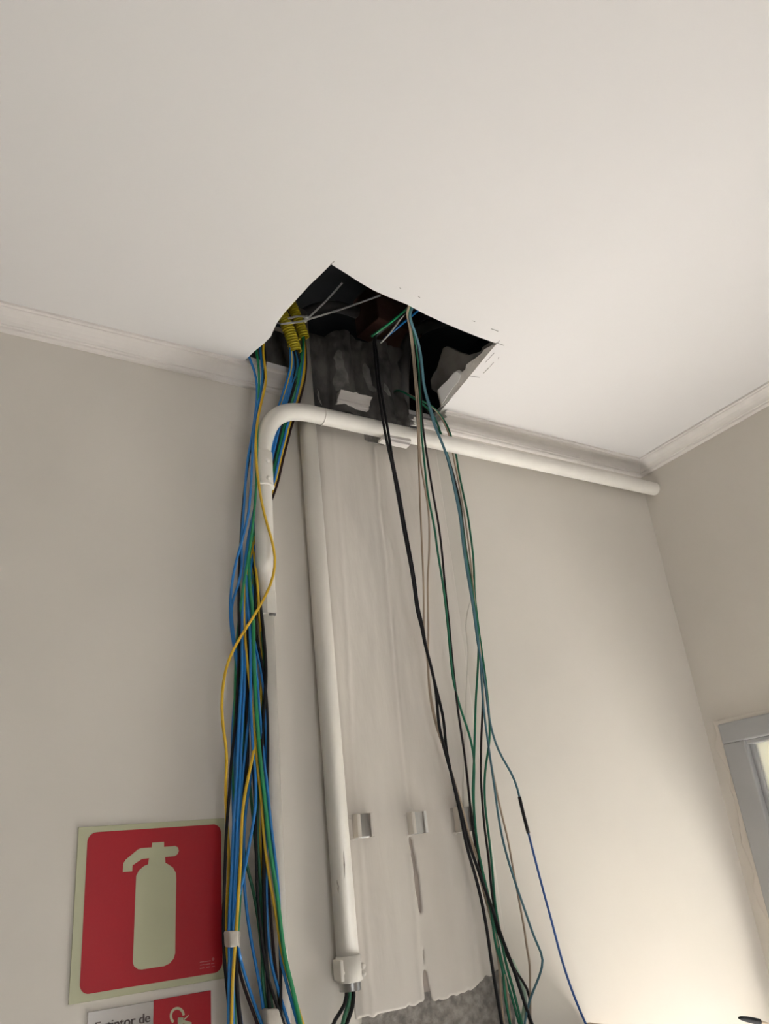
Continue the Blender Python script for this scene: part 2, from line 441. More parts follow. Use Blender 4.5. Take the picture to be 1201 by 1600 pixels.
for j in range(nz_):
    for i in range(nx):
        x = PX0 + (PX1 - PX0) * (i + .5) / nx; z = CAM.z - .27 + (z_top - CAM.z + .27) * (j + .5) / nz_
        if keep(x, z): bm.faces.new((grid[i, j], grid[i+1, j], grid[i+1, j+1], grid[i, j+1]))
bmesh.ops.delete(bm, geom=[v for v in bm.verts if not v.link_faces], context='VERTS')
soften_border(bm, 3)
# give the skim coat its edge thickness
be = [e for e in bm.edges if len(e.link_faces) == 1]
ex = bmesh.ops.extrude_edge_only(bm, edges=be)['geom']
for v in ex:
    if isinstance(v, bmesh.types.BMVert): v.co.y = WY + .002
o = link_mesh('plaster_patch', bm, M['patch'], wb, True)
o['label'] = 'rough replastered strip, painted over'

def height_patch(name, x0, x1, z0, z1, nx, nz, f, mt, keepf=None, label=None, smooth=True):
    bm = bmesh.new(); g = {}
    for j in range(nz + 1):
        for i in range(nx + 1):
            x = x0 + (x1 - x0) * i / nx; z = z0 + (z1 - z0) * j / nz
            g[i, j] = bm.verts.new((x, WY - f(x, z), z))
    for j in range(nz):
        for i in range(nx):
            x = x0 + (x1 - x0) * (i + .5) / nx; z = z0 + (z1 - z0) * (j + .5) / nz
            if keepf is None or keepf(x, z): bm.faces.new((g[i, j], g[i+1, j], g[i+1, j+1], g[i, j+1]))
    bmesh.ops.delete(bm, geom=[v for v in bm.verts if not v.link_faces], context='VERTS')
    if keepf: soften_border(bm, 3)
    o = link_mesh(name, bm, mt, wb, smooth)
    if label: o['label'] = label
    return o
# old skim coat that shows through the groove and the bare cement under the strip
height_patch('bare_skim', .86, .97, CAM.z - .30, CAM.z + .05, 12, 40, lambda x, z: .0009, M['groove'], label='pinkish bare skim in the open groove')
def cem_keep(x, z):
    return z < lerp_path(bot, x) + .012 and .765 + .02 * noise.noise(Vector((z * 22, 1, 0))) < x < 1.10 + .025 * noise.noise(Vector((z * 18, 2, 0))) - max(0, z - CAM.z + .26) * .35
height_patch('bare_cement', .74, 1.13, zlow, CAM.z - .19, 130, 120,
             lambda x, z: .0014 + .0012 * abs(noise.noise(Vector((x * 40, z * 40, 0)))) + .0006 * noise.noise(Vector((x * 120, z * 120, 3))),
             M['cement'], cem_keep, 'bare grey cement below the plaster')

chip = [at(u, v).copy() for u, v in [(567, 678), (592, 684), (598, 698), (585, 694), (574, 692), (568, 688)]]
bm = bmesh.new(); prism(bm, [Vector((p.x, WY - .0066, p.z)) for p in chip], Vector((0, .006, 0))); o = link_mesh('bare_chip', bm, M['cement'], wb); o['label'] = 'bare chipped spot under the conduit'
# broken mortar face behind the missing cornice
top_m = sorted((at(u, v, .01).x, at(u, v, .01).z) for u, v in [(440, 520), (478, 530), (490, 527), (500, 529), (515, 523), (535, 520), (552, 523), (560, 531), (575, 536), (592, 536), (610, 538), (625, 546), (632, 556)])
def rgt(z):
    return lerp_path(wpath([(637, 665), (634, 640), (628, 620), (622, 606), (627, 590), (618, 570), (628, 552), (632, 540)]), z)
def mort_h(x, z):
    c1 = at(527, 590).x; c2 = at(592, 590).x
    k = .008
    k += .020 * max(0, 1 - ((x - c1 - .004) / .036) ** 2) ** .5 if abs(x - c1 - .004) < .036 else 0
    k += .017 * max(0, 1 - ((x - c2) / .030) ** 2) ** .5 if abs(x - c2) < .030 else 0
    k += .006 * noise.noise(Vector((x * 22, z * 12, 0))) + .003 * noise.noise(Vector((x * 70, z * 50, 2)))
    k += .010 * max(0, noise.noise(Vector((x * 34, z * 30, 7)))) * sstep(zc + .02, zc - .03, z)
    return max(.001, k)
height_patch('broken_mortar', .55, 1.07, ZB - .016, zc + .24, 208, 140, mort_h, M['mortar'],
             lambda x, z: z < lerp_path(top_m, x) + .006 * noise.noise(Vector((x * 50, 1, 0))) and x < rgt(z) + .004 * noise.noise(Vector((z * 60, 4, 0)))
             and z > ZB - .004 + .012 * noise.noise(Vector((x * 40, 9, 0))) - (.016 if .93 < x < 1.02 else 0) and (x > .742 or (z > zc - .002 and x > .56)),
             'dark broken mortar over buried pipes')
# backing behind the mortar crust
bm = bmesh.new(); box(bm, GX0 + .002, 1.02, WY + .001, WY + .12, ZB + .001, zc + .17); link_mesh('wall_core', bm, M['mortar'], wb)
# smear of whitish plaster on the mortar
def inside(x, z, poly):
    c = False; n = len(poly)
    for i in range(n):
        x1, z1 = poly[i]; x2, z2 = poly[i-1]
        if (z1 > z) != (z2 > z) and x < (x2 - x1) * (z - z1) / (z2 - z1) + x1: c = not c
    return c
def smear(px, off):
    poly = [(p.x, p.z) for p in (at(u, v, off) for u, v in px)]
    xs = [p[0] for p in poly]; zs = [p[1] for p in poly]
    height_patch('plaster_smear', min(xs), max(xs), min(zs), max(zs), 26, 40, lambda x, z: mort_h(x, z) + .0012, M['smear'],
                 lambda x, z: inside(x + .003 * noise.noise(Vector((x * 90, z * 60, 1))), z, poly))
M['smear'] = mat('plaster_smear', (0.27, 0.255, 0.235), 0.95, spec=0.1, col2=(0.16, 0.15, 0.14), vscale=40, bump=0.5, bscale=90)
smear([(519, 560), (524, 549), (531, 552), (533, 570), (541, 590), (545, 612), (536, 611), (524, 612), (520, 596), (523, 580)], .02)
smear([(570, 566), (574, 562), (580, 575), (583, 595), (588, 612), (580, 606), (573, 592), (568, 578)], .02)
smear([(598, 600), (604, 606), (609, 614), (611, 620), (604, 620), (597, 611)], .02)
smear([(497, 605), (500, 612), (502, 626), (503, 634), (499, 628), (497, 615)], .012)
# uneven filler left of the bend
def fill_h(x, z):
    cx, cz_ = at(362, 660).x, at(362, 660).z
    d = math.sqrt(((x - cx) / .055) ** 2 + ((z - cz_) / .075) ** 2)
    return .0022 * (1 - d * d) - .0006 + .0016 * noise.noise(Vector((x * 45, z * 30, 2))) * max(0, 1.2 - d) + .0008 * noise.noise(Vector((x * 130, z * 90, 6))) * max(0, 1.2 - d)
pf = at(362, 660)
height_patch('filler_patch', pf.x - .065, pf.x + .065, pf.z - .09, pf.z + .09, 60, 80, fill_h, M['wall'], label='uneven filler beside the bend')
# clay bricks exposed in the dark cavity above
def brick_at(c, rz, sx, sy, sz):
    bm = bmesh.new(); box(bm, -sx/2, sx/2, -sy/2, sy/2, -sz/2, sz/2); bevel(bm, .004, 2)
    o = link_mesh('brick', bm, M['brick'], wb); o.location = c; o.rotation_euler = (0, 0, rz); return o
p = at(606, 488, -.03)
brick_at((p.x + .01, p.y + .02, p.z - .004), .12, .155, .10, .125)['label'] = 'reddish brown clay brick above the mortar'

# torn layers of the ceiling edge, standing up behind the cut
pA = at_c(690, 640); pB = at_c(776, 537)
ed = (pB - pA).normalized(); nn = ed.cross(Vector((0, 0, 1))).normalized()
def on_edge(px, back, tilt):
    out = nn if nn.x > 0 else -nn                      # away from the hole
    p0 = pA + out * back
    n2 = (out * math.cos(tilt) + V3(0, 0, math.sin(tilt))).normalized()   # leaning in over the hole as it rises
    return [at_p(u, v, p0, n2) for u, v in px], n2
def V3(x, y, z): return Vector((x, y, z))
pts, nv = on_edge([(687, 637), (685, 616), (674, 608), (672.5, 594), (677, 584), (682, 577), (689, 553), (692, 544), (697, 541.5), (704, 544), (716, 550), (731, 555), (741, 552), (751, 549), (753, 543), (766, 534), (776, 536.5), (757, 558), (735, 585), (712, 613)], .004, .35)
bm = bmesh.new(); prism(bm, pts, nv * .006)
o = link_mesh('torn_backing', bm, M['paper'], ceil); o['label'] = 'grey torn board layer at the edge of the hole'
pts, nv = on_edge([(689, 636), (684, 618), (683, 610), (690, 602), (700, 593), (709, 581), (716, 578), (722, 581), (727, 577), (728, 570), (733, 566), (742, 560), (752, 552), (756, 546), (765, 541), (776, 537), (757, 559), (735, 586), (712, 614)], -.002, .5)
bm = bmesh.new(); prism(bm, pts, nv * .003)
o = link_mesh('torn_edge', bm, M['gypsum'], ceil); o['label'] = 'whitish torn gypsum edge'
pts, nv = on_edge([(690, 632), (686, 615), (684, 609), (692, 601), (701, 592), (709, 582), (714, 580), (719, 586), (716, 596), (706, 607), (699, 618)], -.006, .62)
bm = bmesh.new(); prism(bm, pts, nv * .002)
o = link_mesh('torn_flap', bm, M['ceil'], ceil); o['label'] = 'white painted flap torn at the edge of the hole'
# scored pencil and knife lines around the cut
def mark(a, b, wd=.0012):
    p, q = at_c(*a), at_c(*b); d = (q - p).normalized(); s = d.cross(Vector((0, 0, 1))) * wd / 2
    bm = bmesh.new(); prism(bm, [p - s, q - s, q + s, p + s], Vector((0, 0, -.0004)))
    bmesh.ops.translate(bm, verts=bm.verts, vec=(0, 0, -.0001)); link_mesh('pencil_mark', bm, M['pencil'], ceil)
for a, b in (((767, 513.5), (778, 517.5)), ((775, 535.5), (787, 539.5)), ((777, 536), (780, 532)), ((733, 587.5), (749, 589.5)), ((755, 583), (764, 574)), ((765, 573), (771, 566)), ((778, 561), (779, 558)),
             ((516, 413), (522, 408)), ((653, 463), (656, 465)), ((624, 449.5), (626, 450.5)), ((738, 501), (742, 502.5)), ((772, 551), (758, 566))):
    mark(a, b, .0014 if b[0] - a[0] > 8 else .001)
# dark shrinkage crack along the cornice
def crack_bits(pts):
    for a, b in pts:
        p, q = at_c(*a), at_c(*b); d = q - p; s = Vector((0, .0008, 0))
        bm = bmesh.new(); mid = [p + d * t + Vector((0, .0012 * noise.noise(Vector((t * 7 + p.x * 30, 0, 0))), 0)) for t in (0, .2, .4, .6, .8, 1)]
        vs = [[bm.verts.new(x - s * (1 if 0 < k < 5 else .2) - Vector((0, 0, .0006))), bm.verts.new(x + s * (1 if 0 < k < 5 else .2) - Vector((0, 0, .0006)))] for k, x in enumerate(mid)]
        for m1, m2 in zip(vs, vs[1:]): bm.faces.new((m1[0], m2[0], m2[1], m1[1]))
        link_mesh('shrinkage_crack', bm, M['pencil'], ceil)
crack_bits([((2, 471), (9, 473)), ((100, 495), (132, 503)), ((136, 504), (164, 511)), ((243, 533), (262, 538)), ((284, 544), (308, 550))])

# ------------------------------------------------------------------ conduits
def cyl(name, p, q, r, mt, parent, sides=24, bv=0.0):
    bm = bmesh.new(); d = (q - p)
    if bv:
        n = d.normalized(); P = [p, p + n * bv, q - n * bv, q]; R = [r - bv, r, r, r - bv]
    else: P = [p, q]; R = r
    sweep(bm, P, R, sides)
    me = link_mesh(name, bm, mt, parent)
    for f in me.data.polygons: f.use_smooth = len(f.vertices) == 4
    return me
V = Vector
# horizontal run with the bend and the drop beside the cable bundle
con = thing('bent_conduit', 'off-white painted conduit running below the cornice, bending down beside the cable bundle', 'conduit')
Rp = .0195
X1 = at(409.3, 735, .068).x
endp = V((XR + .01, 1.3625, CAM.z + .9510))
bend = [at(505, 651, .061), at(480, 645.5, .062), at(460, 643, .064), at(443, 645, .066), at(429, 653, .067), at(419, 666, .068), at(412.5, 684, .068)]
zt = at(409.5, 712, .068).z
run = [endp, endp.lerp(bend[0], .5), bend[0]] + bend[1:] + [V((X1, WY - .068, zt + .012)), V((X1, WY - .068, zt - .03))]
tube('pipe', run, Rp, M['pipe'], con, 24, .012, 2)
# joint ring in the horizontal run
jd = (endp - bend[0]).normalized(); jp = at(503, 651, .061)
cyl('joint_ring', jp - jd * .0012, jp + jd * .0012, Rp + .0012, M['pipe'], con)
zs0, zs1 = at(409, 709, .068).z, at(409, 762, .068).z
cyl('sleeve', V((X1, WY - .068, zs0)), V((X1, WY - .068, zs1)), Rp + .0030, M['pipe'], con, 28, .0015)
cyl('sleeve_lip', V((X1, WY - .068, zs1 + .003)), V((X1, WY - .068, zs1 - .001)), Rp + .0045, M['pipe'], con, 28, .001)
for v in (718, 745):
    q = V((X1 + .004, WY - .068 - Rp - .0025, at(409, v, .09).z))
    bm = bmesh.new(); bmesh.ops.create_uvsphere(bm, u_segments=12, v_segments=8, radius=.0056)
    bmesh.ops.scale(bm, verts=bm.verts, vec=(1, .75, 1)); bmesh.ops.translate(bm, verts=bm.verts, vec=q); link_mesh('screw', bm, M['pipe'], con, True)
X2 = .612
zo1 = at(417, 935, .03).z
off_run = [V((X1, WY - .068, zs1 + .01)), V((X1, WY - .068, zs1 - .05)), V((X1 + .001, WY - .064, zs1 - .10)), V((X1 + .006, WY - .050, zs1 - .155)),
           V((X2 - .003, WY - .030, zo1 + .06)), V((X2, WY - .0235, zo1 + .02)), V((X2, WY - .022, zo1 - .02))]
tube('offset_pipe', off_run, .0185, M['pipe'], con, 24, .012, 3)
zc1 = at(420, 925, .03).z; zc2 = at(420, 960, .03).z
cyl('connector', V((X2, WY - .022, zc1)), V((X2, WY - .022, zc2)), .0198, M['pipe'], con, 28, .0012)
bm = bmesh.new(); box(bm, X2 - .008, X2 + .0125, WY - .0425, WY - .034, zc2 - .001, zc1); bevel(bm, .0015, 2); link_mesh('clamp_plate', bm, M['pipe'], con)
bm = bmesh.new(); sweep(bm, [V((X2 - .003, WY - .041, zc2 - .003)), V((X2 + .010, WY - .041, zc2 - .003))], .0028, 10); link_mesh('clamp_screw', bm, M['zinc'], con, True)
cyl('lower_pipe', V((X2, WY - .018, zc2 + .01)), V((X2, WY - .018, .35)), .0155, M['pipe'], con)
# upright conduit
con2 = thing('straight_conduit', 'straight off-white conduit standing upright from a metal end fitting up to the ceiling hole', 'conduit')
Xa = .7295; Xb = .740
zj = at(541, 1497, .021).z
cyl('pipe', V((Xa - .002, WY - .021, zc + .20)), V((Xb, WY - .021, zj - .01)), .0198, M['pipe_scuff'], con2, 28)
zk = at(541, 1535, .021).z; zn = at(545, 1548, .021).z
cyl('coupling', V((Xb, WY - .022, zj + .004)), V((Xb + .0004, WY - .022, zk)), .0222, M['pipe_scuff'], con2, 28, .002)
for s, zz in ((1, .4), (1, .72), (-1, .55)):
    q = V((Xb + s * .0205, WY - .034, zj + (zk - zj) * zz))
    bm = bmesh.new(); bmesh.ops.create_uvsphere(bm, u_segments=10, v_segments=6, radius=.0055); bmesh.ops.translate(bm, verts=bm.verts, vec=q)
    link_mesh('screw_lug', bm, M['pipe_scuff'], con2, True)
bm = bmesh.new(); box(bm, Xb - .0255, Xb - .019, WY - .040, WY - .012, zk + .004, zj); bevel(bm, .0015, 2); link_mesh('clamp_ear', bm, M['pipe_scuff'], con2)
ph = []; rr = []
for k in range(15):
    ph.append(V((Xb + .0004, WY - .022, zk + .004 + (zn - zk - .004) * k / 14))); rr.append(.0182 if k % 2 else .0190)
bm = bmesh.new(); sweep(bm, ph, rr, 24)
link_mesh('threaded_nipple', bm, M['zinc'], con2, True)
# dull scuff marks where paint has rubbed off
for (u, v0, v1) in ((520, 1290, 1330), (524, 1310, 1345), (536, 1330, 1372), (529, 1375, 1395)):
    pa, pb = at(u, v0, .039), at(u + 2, v1, .039)
    bm = bmesh.new(); n = 8; rows = []
    for k in range(n + 1):
        t = k / n; x = pa.x + (pb.x - pa.x) * t; z = pa.z + (pb.z - pa.z) * t; wd = .0012 * (1 - abs(2 * t - 1)) + .0003 * random.random()
        cx = Xa + (Xb - Xa) * (zc + .2 - z) / (zc + .2 - zj)
        row = []
        for s in (-1, 1):
            dx = max(-.0195, min(.0195, x + s * wd - cx)); row.append(bm.verts.new((cx + dx, WY - .021 - math.sqrt(.0198 ** 2 - dx * dx) - .0003, z)))
        rows.append(row)
    for a, b in zip(rows, rows[1:]): bm.faces.new((a[0], a[1], b[1], b[0]))
    link_mesh('scuff_mark', bm, M['groove'], con2)

# ------------------------------------------------------------------ channel brackets on the wall
def bracket(u, v0, v1, label, dirty):
    t = thing('channel_bracket', label, 'bracket', 'channel brackets on the wall')
    x0 = at(u, (v0 + v1) / 2).x; z1 = at(u, v0).z; z0 = at(u, v1).z
    dp, wd, th = .024, .036, .0028
    def pc(name, a, b, c, d, mt, e0=0, e1=0):
        bm = bmesh.new(); box(bm, x0 + a, x0 + b, WY - d, WY - c, z0 + e0, z1 + e1)
        bmesh.ops.bevel(bm, geom=list(bm.edges), offset=.0007, segments=1, affect='EDGES'); return link_mesh(name, bm, mt, t)
    pc('side_flange', 0, th, .001, dp, M['patch'])
    pc('side_flange', wd - th, wd, .001, dp, M['patch'])
    pc('web', th, wd - th, .003, .0065, M['zinc'])
    pc('lip', th * .5, .0075, dp - th, dp + .0006, M['patch'], .0004, -.0004)
    pc('lip', wd - .0075, wd - th * .5, dp - th, dp + .0006, M['bright_zinc'] if dirty else M['patch'], .0004, -.0004)
    pc('inner_plate', .0080, wd - .0085, dp - .0060, dp - .0035, M['face'] if dirty else M['zinc'], .001, -.001)
    # paint skin that bridges the channel to the wall
    for (xx, zz, r) in ((x0 - .002, z0 - .001, .006), (x0 + .010, z1 + .001, .005), (x0 - .003, z1 - .004, .006)):
        bm = bmesh.new(); mtx = Matrix.Translation((xx, WY - .003, zz)) @ Matrix.Diagonal((1, .55, .7, 1))
        bmesh.ops.create_uvsphere(bm, u_segments=10, v_segments=6, radius=r, matrix=mtx)
        link_mesh('paint_lump', bm, M['patch'], t, True)
    return t
bracket(549, 1273, 1311, 'steel channel bracket on the wall, nearest the upright conduit', False)
bracket(634, 1270, 1305, 'middle steel channel bracket with a shiny bare face, above the open groove', True)
bracket(707, 1262, 1302, 'steel channel bracket on the wall, half hidden behind the hanging old wires', True)

# ------------------------------------------------------------------ cornice fragments left on the wall
def fragment(name, label, px, off, th):
    pts = [at(u, v, off) for u, v in px]
    bm = bmesh.new(); prism(bm, pts, V((0, th, 0))); bevel(bm, .0012, 1)
    return tag(link_mesh(name, bm, M['cornice']), label, 'plaster')
fr = thing('cornice_fragment', 'white leftover chunk of cornice stuck to the broken mortar above the conduit', 'cornice')
xa, xb = at(525, 630, .025).x, at(574, 640, .025).x
FP = [(0, -.036), (.009, -.036), (.0115, -.034), (.012, -.0295), (.017, -.029), (.0175, -.027), (.021, -.0215), (.026, -.0165), (.030, -.011), (.022, -.006), (0, -.004)]
bm = bmesh.new(); n = 10; rows = []
for k in range(n + 1):
    t = k / n; x = xa + (xb - xa) * t
    rows.append([bm.verts.new((x + (.006 * noise.noise(V((i * .8, k, 2))) if k in (0, n) else 0) + (.006 * (i / 10) if k == 0 else 0), WY - o - .020, zc + z * (1 if i < 8 else 1 + .35 * noise.noise(V((k * .7, i, 0)))) - .004)) for i, (o, z) in enumerate(FP)])
for a, b in zip(rows, rows[1:]):
    for i in range(len(FP)): bm.faces.new((a[i], a[(i+1) % len(FP)], b[(i+1) % len(FP)], b[i]))
bm.faces.new(rows[0]); bm.faces.new(rows[-1][::-1])
link_mesh('moulding', bm, M['cornice'], fr)
fr2 = thing('conduit_saddle', 'white painted saddle fragment hanging under the horizontal conduit', 'saddle')
xa, xb = at(592, 693, .05).x, at(635, 700, .05).x
zz0 = at(612, 697, .05).z
sl = (endp.z - bend[0].z) / (endp.x - bend[0].x)
def sad(name, profile, x0, x1):
    bm = bmesh.new(); A = []; B = []
    for o, z in profile:
        A.append(bm.verts.new((x0 + .002 * noise.noise(V((o * 300, 1, 0))), WY - o, z - sl * (xb - xa) / 2))); B.append(bm.verts.new((x1 + .003 * noise.noise(V((o * 300, 4, 0))), WY - o, z + sl * (xb - xa) / 2)))
    n = len(A); bm.faces.new(A); bm.faces.new(B[::-1])
    for i in range(n): bm.faces.new((A[i], B[i], B[(i+1) % n], A[(i+1) % n]))
    return link_mesh(name, bm, M['cornice'], fr2)
cz = at(612, 678, .06).z
sad('saddle_plate', [(.054, cz - .004), (.066, cz - .004), (.068, cz - .016), (.060, cz - .0215), (.052, cz - .0215)], xa + .005, xb + .003)
sad('saddle_lip', [(.050, cz - .0205), (.066, cz - .0205), (.0665, cz - .0255), (.050, cz - .0265)], xa - .002, xb - .001)

# ------------------------------------------------------------------ fire extinguisher sign and the plate under it
sg = thing('extinguisher_sign', 'square red and pale green fire extinguisher pictogram sign on the wall', 'sign')
SX, SZ, SS = .2035 * D, CAM.z - .0995 * D, .1729 * D
bm = bmesh.new(); box(bm, SX, SX + SS, WY - .003, WY - .0001, SZ, SZ + SS); bmesh.ops.bevel(bm, geom=list(bm.edges), offset=.0005, segments=1, affect='EDGES')
link_mesh('sign_board', bm, M['glow'], sg)
def rrect(x0, x1, z0, z1, r, y, n=8):
    P = []
    for cx, cz_, a0 in ((x1 - r, z1 - r, 0), (x0 + r, z1 - r, 90), (x0 + r, z0 + r, 180), (x1 - r, z0 + r, 270)):
        for k in range(n + 1):
            a = math.radians(a0 + 90 * k / n); P.append(V((cx + r * math.cos(a), y, cz_ + r * math.sin(a))))
    return P
bm = bmesh.new(); prism(bm, rrect(SX + .0145, SX + .235, SZ + .010, SZ + .233, .014, WY - .0034), V((0, .0006, 0)))
o = link_mesh('red_field', bm, M['red'], sg); o['label'] = 'rounded red field'
PX = [(487, 1010), (495, 1035), (520, 1053), (545, 1055), (690, 1033), (725, 1015), (750, 985), (760, 950), (767, 470), (765, 430), (745, 395), (715, 375), (697, 365), (695, 327),
      (755, 322), (775, 310), (784, 288), (778, 265), (760, 256), (688, 262), (688, 230), (612, 235), (609, 265), (540, 270), (520, 278), (440, 345), (425, 370), (422, 425),
      (482, 420), (484, 382), (545, 340), (592, 335), (585, 375), (560, 385), (525, 415), (508, 450), (505, 520)]
bm = bmesh.new()
pts = [at(90 + x / 4.141, 1260 + y / 4.141, .0038) for x, y in PX]
prism(bm, pts, V((0, .0006, 0)))
o = link_mesh('extinguisher_pictogram', bm, M['glow'], sg); o['label'] = 'pale green extinguisher silhouette'
# tiny faint maker's print in the corner: illegible dashes and a small round mark
def pdash(u0, v0, u1, v1, h=.0012):
    p, q = at(u0, v0, .0036), at(u1, v1, .0036)
    bm = bmesh.new(); box(bm, p.x, q.x, WY - .0037, WY - .0033, p.z - h / 2, p.z + h / 2); link_mesh('faint_print', bm, M['faint'], sg)
for a in ((312, 1503.5, 319.5, 1503), (320, 1502.5, 329, 1501), (312.5, 1508, 319.5, 1507.5), (320.5, 1507, 328, 1505.8), (330, 1505.8, 335, 1505.3), (312, 1513.3, 319, 1513), (322, 1511.5, 328, 1511), (331, 1510.5, 335.5, 1510)): pdash(*a)
bm = bmesh.new(); c = at(333, 1498.5, .0036); prism(bm, [c + V((.0022 * math.cos(k * .6283), 0, .0022 * math.sin(k * .6283))) for k in range(10)], V((0, .0004, 0))); link_mesh('faint_print', bm, M['faint'], sg)

pl = thing('information_plate', 'silver and red plate lettered Extintor de below the square red sign', 'plate')
zt_, xp0, xp1, xp2 = CAM.z - .153, .313, .4095, .5005
bm = bmesh.new(); box(bm, xp0, xp1, WY - .0028, WY - .0001, zt_ - .13, zt_); bmesh.ops.bevel(bm, geom=list(bm.edges), offset=.0004, segments=1, affect='EDGES')
link_mesh('silver_panel', bm, M['silver'], pl)
bm = bmesh.new(); box(bm, xp1 + .0001, xp2, WY - .0028, WY - .0001, zt_ - .13, zt_ + .0005); bmesh.ops.bevel(bm, geom=list(bm.edges), offset=.0004, segments=1, affect='EDGES')
link_mesh('red_panel', bm, M['red'], pl)
fc = bpy.data.curves.new('lettering', 'FONT'); fc.body = 'Extintor de'; fc.size = .0178; fc.extrude = .0002; fc.space_character = 1.0
ft = bpy.data.objects.new('lettering_curve', fc); C.objects.link(ft); bpy.context.view_layer.update()
fm = bpy.data.meshes.new_from_object(ft.evaluated_get(bpy.context.evaluated_depsgraph_get())); bpy.data.objects.remove(ft)
bt_ = bmesh.new(); bt_.from_mesh(fm); bpy.data.meshes.remove(fm)
src = list(bt_.verts) + list(bt_.edges) + list(bt_.faces)
for k in (1, 2, 3):                                    # thicken the strokes sideways
    dup_ = bmesh.ops.duplicate(bt_, geom=src)['geom']
    bmesh.ops.translate(bt_, verts=[g for g in dup_ if isinstance(g, bmesh.types.BMVert)], vec=(.00032 * k, 0, .00003 * k))
fm = bpy.data.meshes.new('lettering'); bt_.to_mesh(fm); bt_.free(); fm.materials.append(M['ink'])
fo = bpy.data.objects.new('lettering', fm); C.objects.link(fo); fo.parent = pl
fo.location = (.3225, WY - .0032, CAM.z - .1795); fo.rotation_euler = (math.radians(90), 0, 0)
# ring and figure emblem on the red panel
def flat_stroke(name, px, wd, taper=False):
    P = [at(225 + x / 10.008, 1540 + y / 10.008, .0031) for x, y in px]
    bm = bmesh.new(); L = []; R_ = []
    for i, p in enumerate(P):
        a = P[max(0, i-1)]; b = P[min(len(P)-1, i+1)]; d = (b - a).normalized(); s = V((-d.z, 0, d.x)) * wd / 2 * (1 - .7 * i / len(P) if taper else 1)
        L.append(p + s); R_.append(p - s)
    prism(bm, L + R_[::-1], V((0, .0005, 0))); link_mesh(name, bm, M['glow'], pl)
cxr, cyr, rx_, ry_ = 520, 475, 100, 120
flat_stroke('emblem_ring', [(cxr + rx_ * math.cos(math.radians(a)), cyr - ry_ * math.sin(math.radians(a))) for a in range(5, 245, 12)], .0036)
flat_stroke('emblem_ray', [(625, 530), (660, 500), (697, 462)], .0022, True)
flat_stroke('emblem_figure', [(575, 500), (572, 520), (570, 545), (572, 575), (576, 610)], .0085)
flat_stroke('emblem_arm', [(590, 560), (640, 572), (690, 585), (740, 605)], .0045)

# ------------------------------------------------------------------ corrugated tubes, ties, pipes in the void
def corrugated(label, px, offs, r):
    P = [at(u, v, o) for (u, v), o in zip(px, offs)]
    Q = smooth_path(catmull(P, .0016), 6)
    t = thing('corrugated_tube', label, 'tube', 'yellow corrugated tubes in the ceiling hole')
    bm = bmesh.new(); sweep(bm, Q, [r * (1.0 if (k % 4) in (0, 1) else .91) for k in range(len(Q))], 18, caps=False)
    link_mesh('ribbed_wall', bm, M['corr'], t, True)
    bm = bmesh.new(); sweep(bm, Q, r * .84, 16, caps=False); link_mesh('bore', bm, M['corr'], t, True)
    d = (Q[-1] - Q[-2]).normalized()
    bm = bmesh.new(); n = d.orthogonal().normalized(); b = d.cross(n)
    i_, o_ = [], []
    for k in range(18):
        a = 2 * math.pi * k / 18; u = n * math.cos(a) + b * math.sin(a)
        i_.append(bm.verts.new(Q[-1] + u * r * .84)); o_.append(bm.verts.new(Q[-1] + u * r))
    for k in range(18): bm.faces.new((i_[k], i_[(k+1) % 18], o_[(k+1) % 18], o_[k]))
    link_mesh('rim', bm, M['corr'], t)
corrugated('yellow corrugated tube, lower of the two in the hole, with most cables', [(425, 445), (436, 480), (446, 503), (455, 527), (462, 550)], (.085, .085, .082, .078, .074), .0145)
corrugated('yellow corrugated tube, upper of the two in the hole, behind the tie', [(440, 430), (452, 468), (461, 490), (469, 510), (475, 528)], (.060, .060, .058, .055, .052), .0130)

def strip(name, P, wd, th, mt, parent, up=V((0, 0, 1))):
    Q = catmull(P, .008); bm = bmesh.new(); rows = []
    for i, p in enumerate(Q):
        d = (Q[min(i+1, len(Q)-1)] - Q[max(0, i-1)]).normalized()
        s = d.cross(V((0.2, 1, 0.1))).normalized() * wd / 2; n = d.cross(s).normalized() * th / 2
        rows.append([bm.verts.new(p + s + n), bm.verts.new(p - s + n), bm.verts.new(p - s - n), bm.verts.new(p + s - n)])
    for a, b in zip(rows, rows[1:]):
        for k in range(4): bm.faces.new((a[k], a[(k+1) % 4], b[(k+1) % 4], b[k]))
    bm.faces.new(rows[0]); bm.faces.new(rows[-1][::-1])
    return link_mesh(name, bm, mt, parent)
def tie(label, tail, off, headpx, bandpx):
    t = thing('cable_tie', label, 'cable tie', 'white ties around the yellow tubes')
    strip('tail', [at(u, v, o) for (u, v, o) in tail], .0042, .0012, M['nylon'], t)
    h = at(*headpx); bm = bmesh.new(); box(bm, h.x - .004, h.x + .004, h.y - .004, h.y + .004, h.z - .0035, h.z + .0035); bevel(bm, .001, 1); link_mesh('head', bm, M['nylon'], t)
    strip('band', [at(u, v, o) for (u, v, o) in bandpx], .0046, .0012, M['nylon'], t)
tie('white nylon tie whose short tail points steeply up inside the hole', [(479, 499, .085), (492, 487, .09), (512, 467, .095), (534.5, 442, .10)], 0, (477, 500.5, .092), [(477, 501, .094), (466, 503, .098), (454, 504.5, .102), (440, 506, .1), (433, 504, .085)])
tie('white nylon tie whose long tail stretches flat across the hole', [(480, 499.5, .082), (505, 492, .086), (545, 479, .092), (594, 461.5, .10)], 0, (478.5, 496, .086), [(477.5, 495.5, .088), (470, 494, .092), (460, 495, .096), (450, 498, .096)])
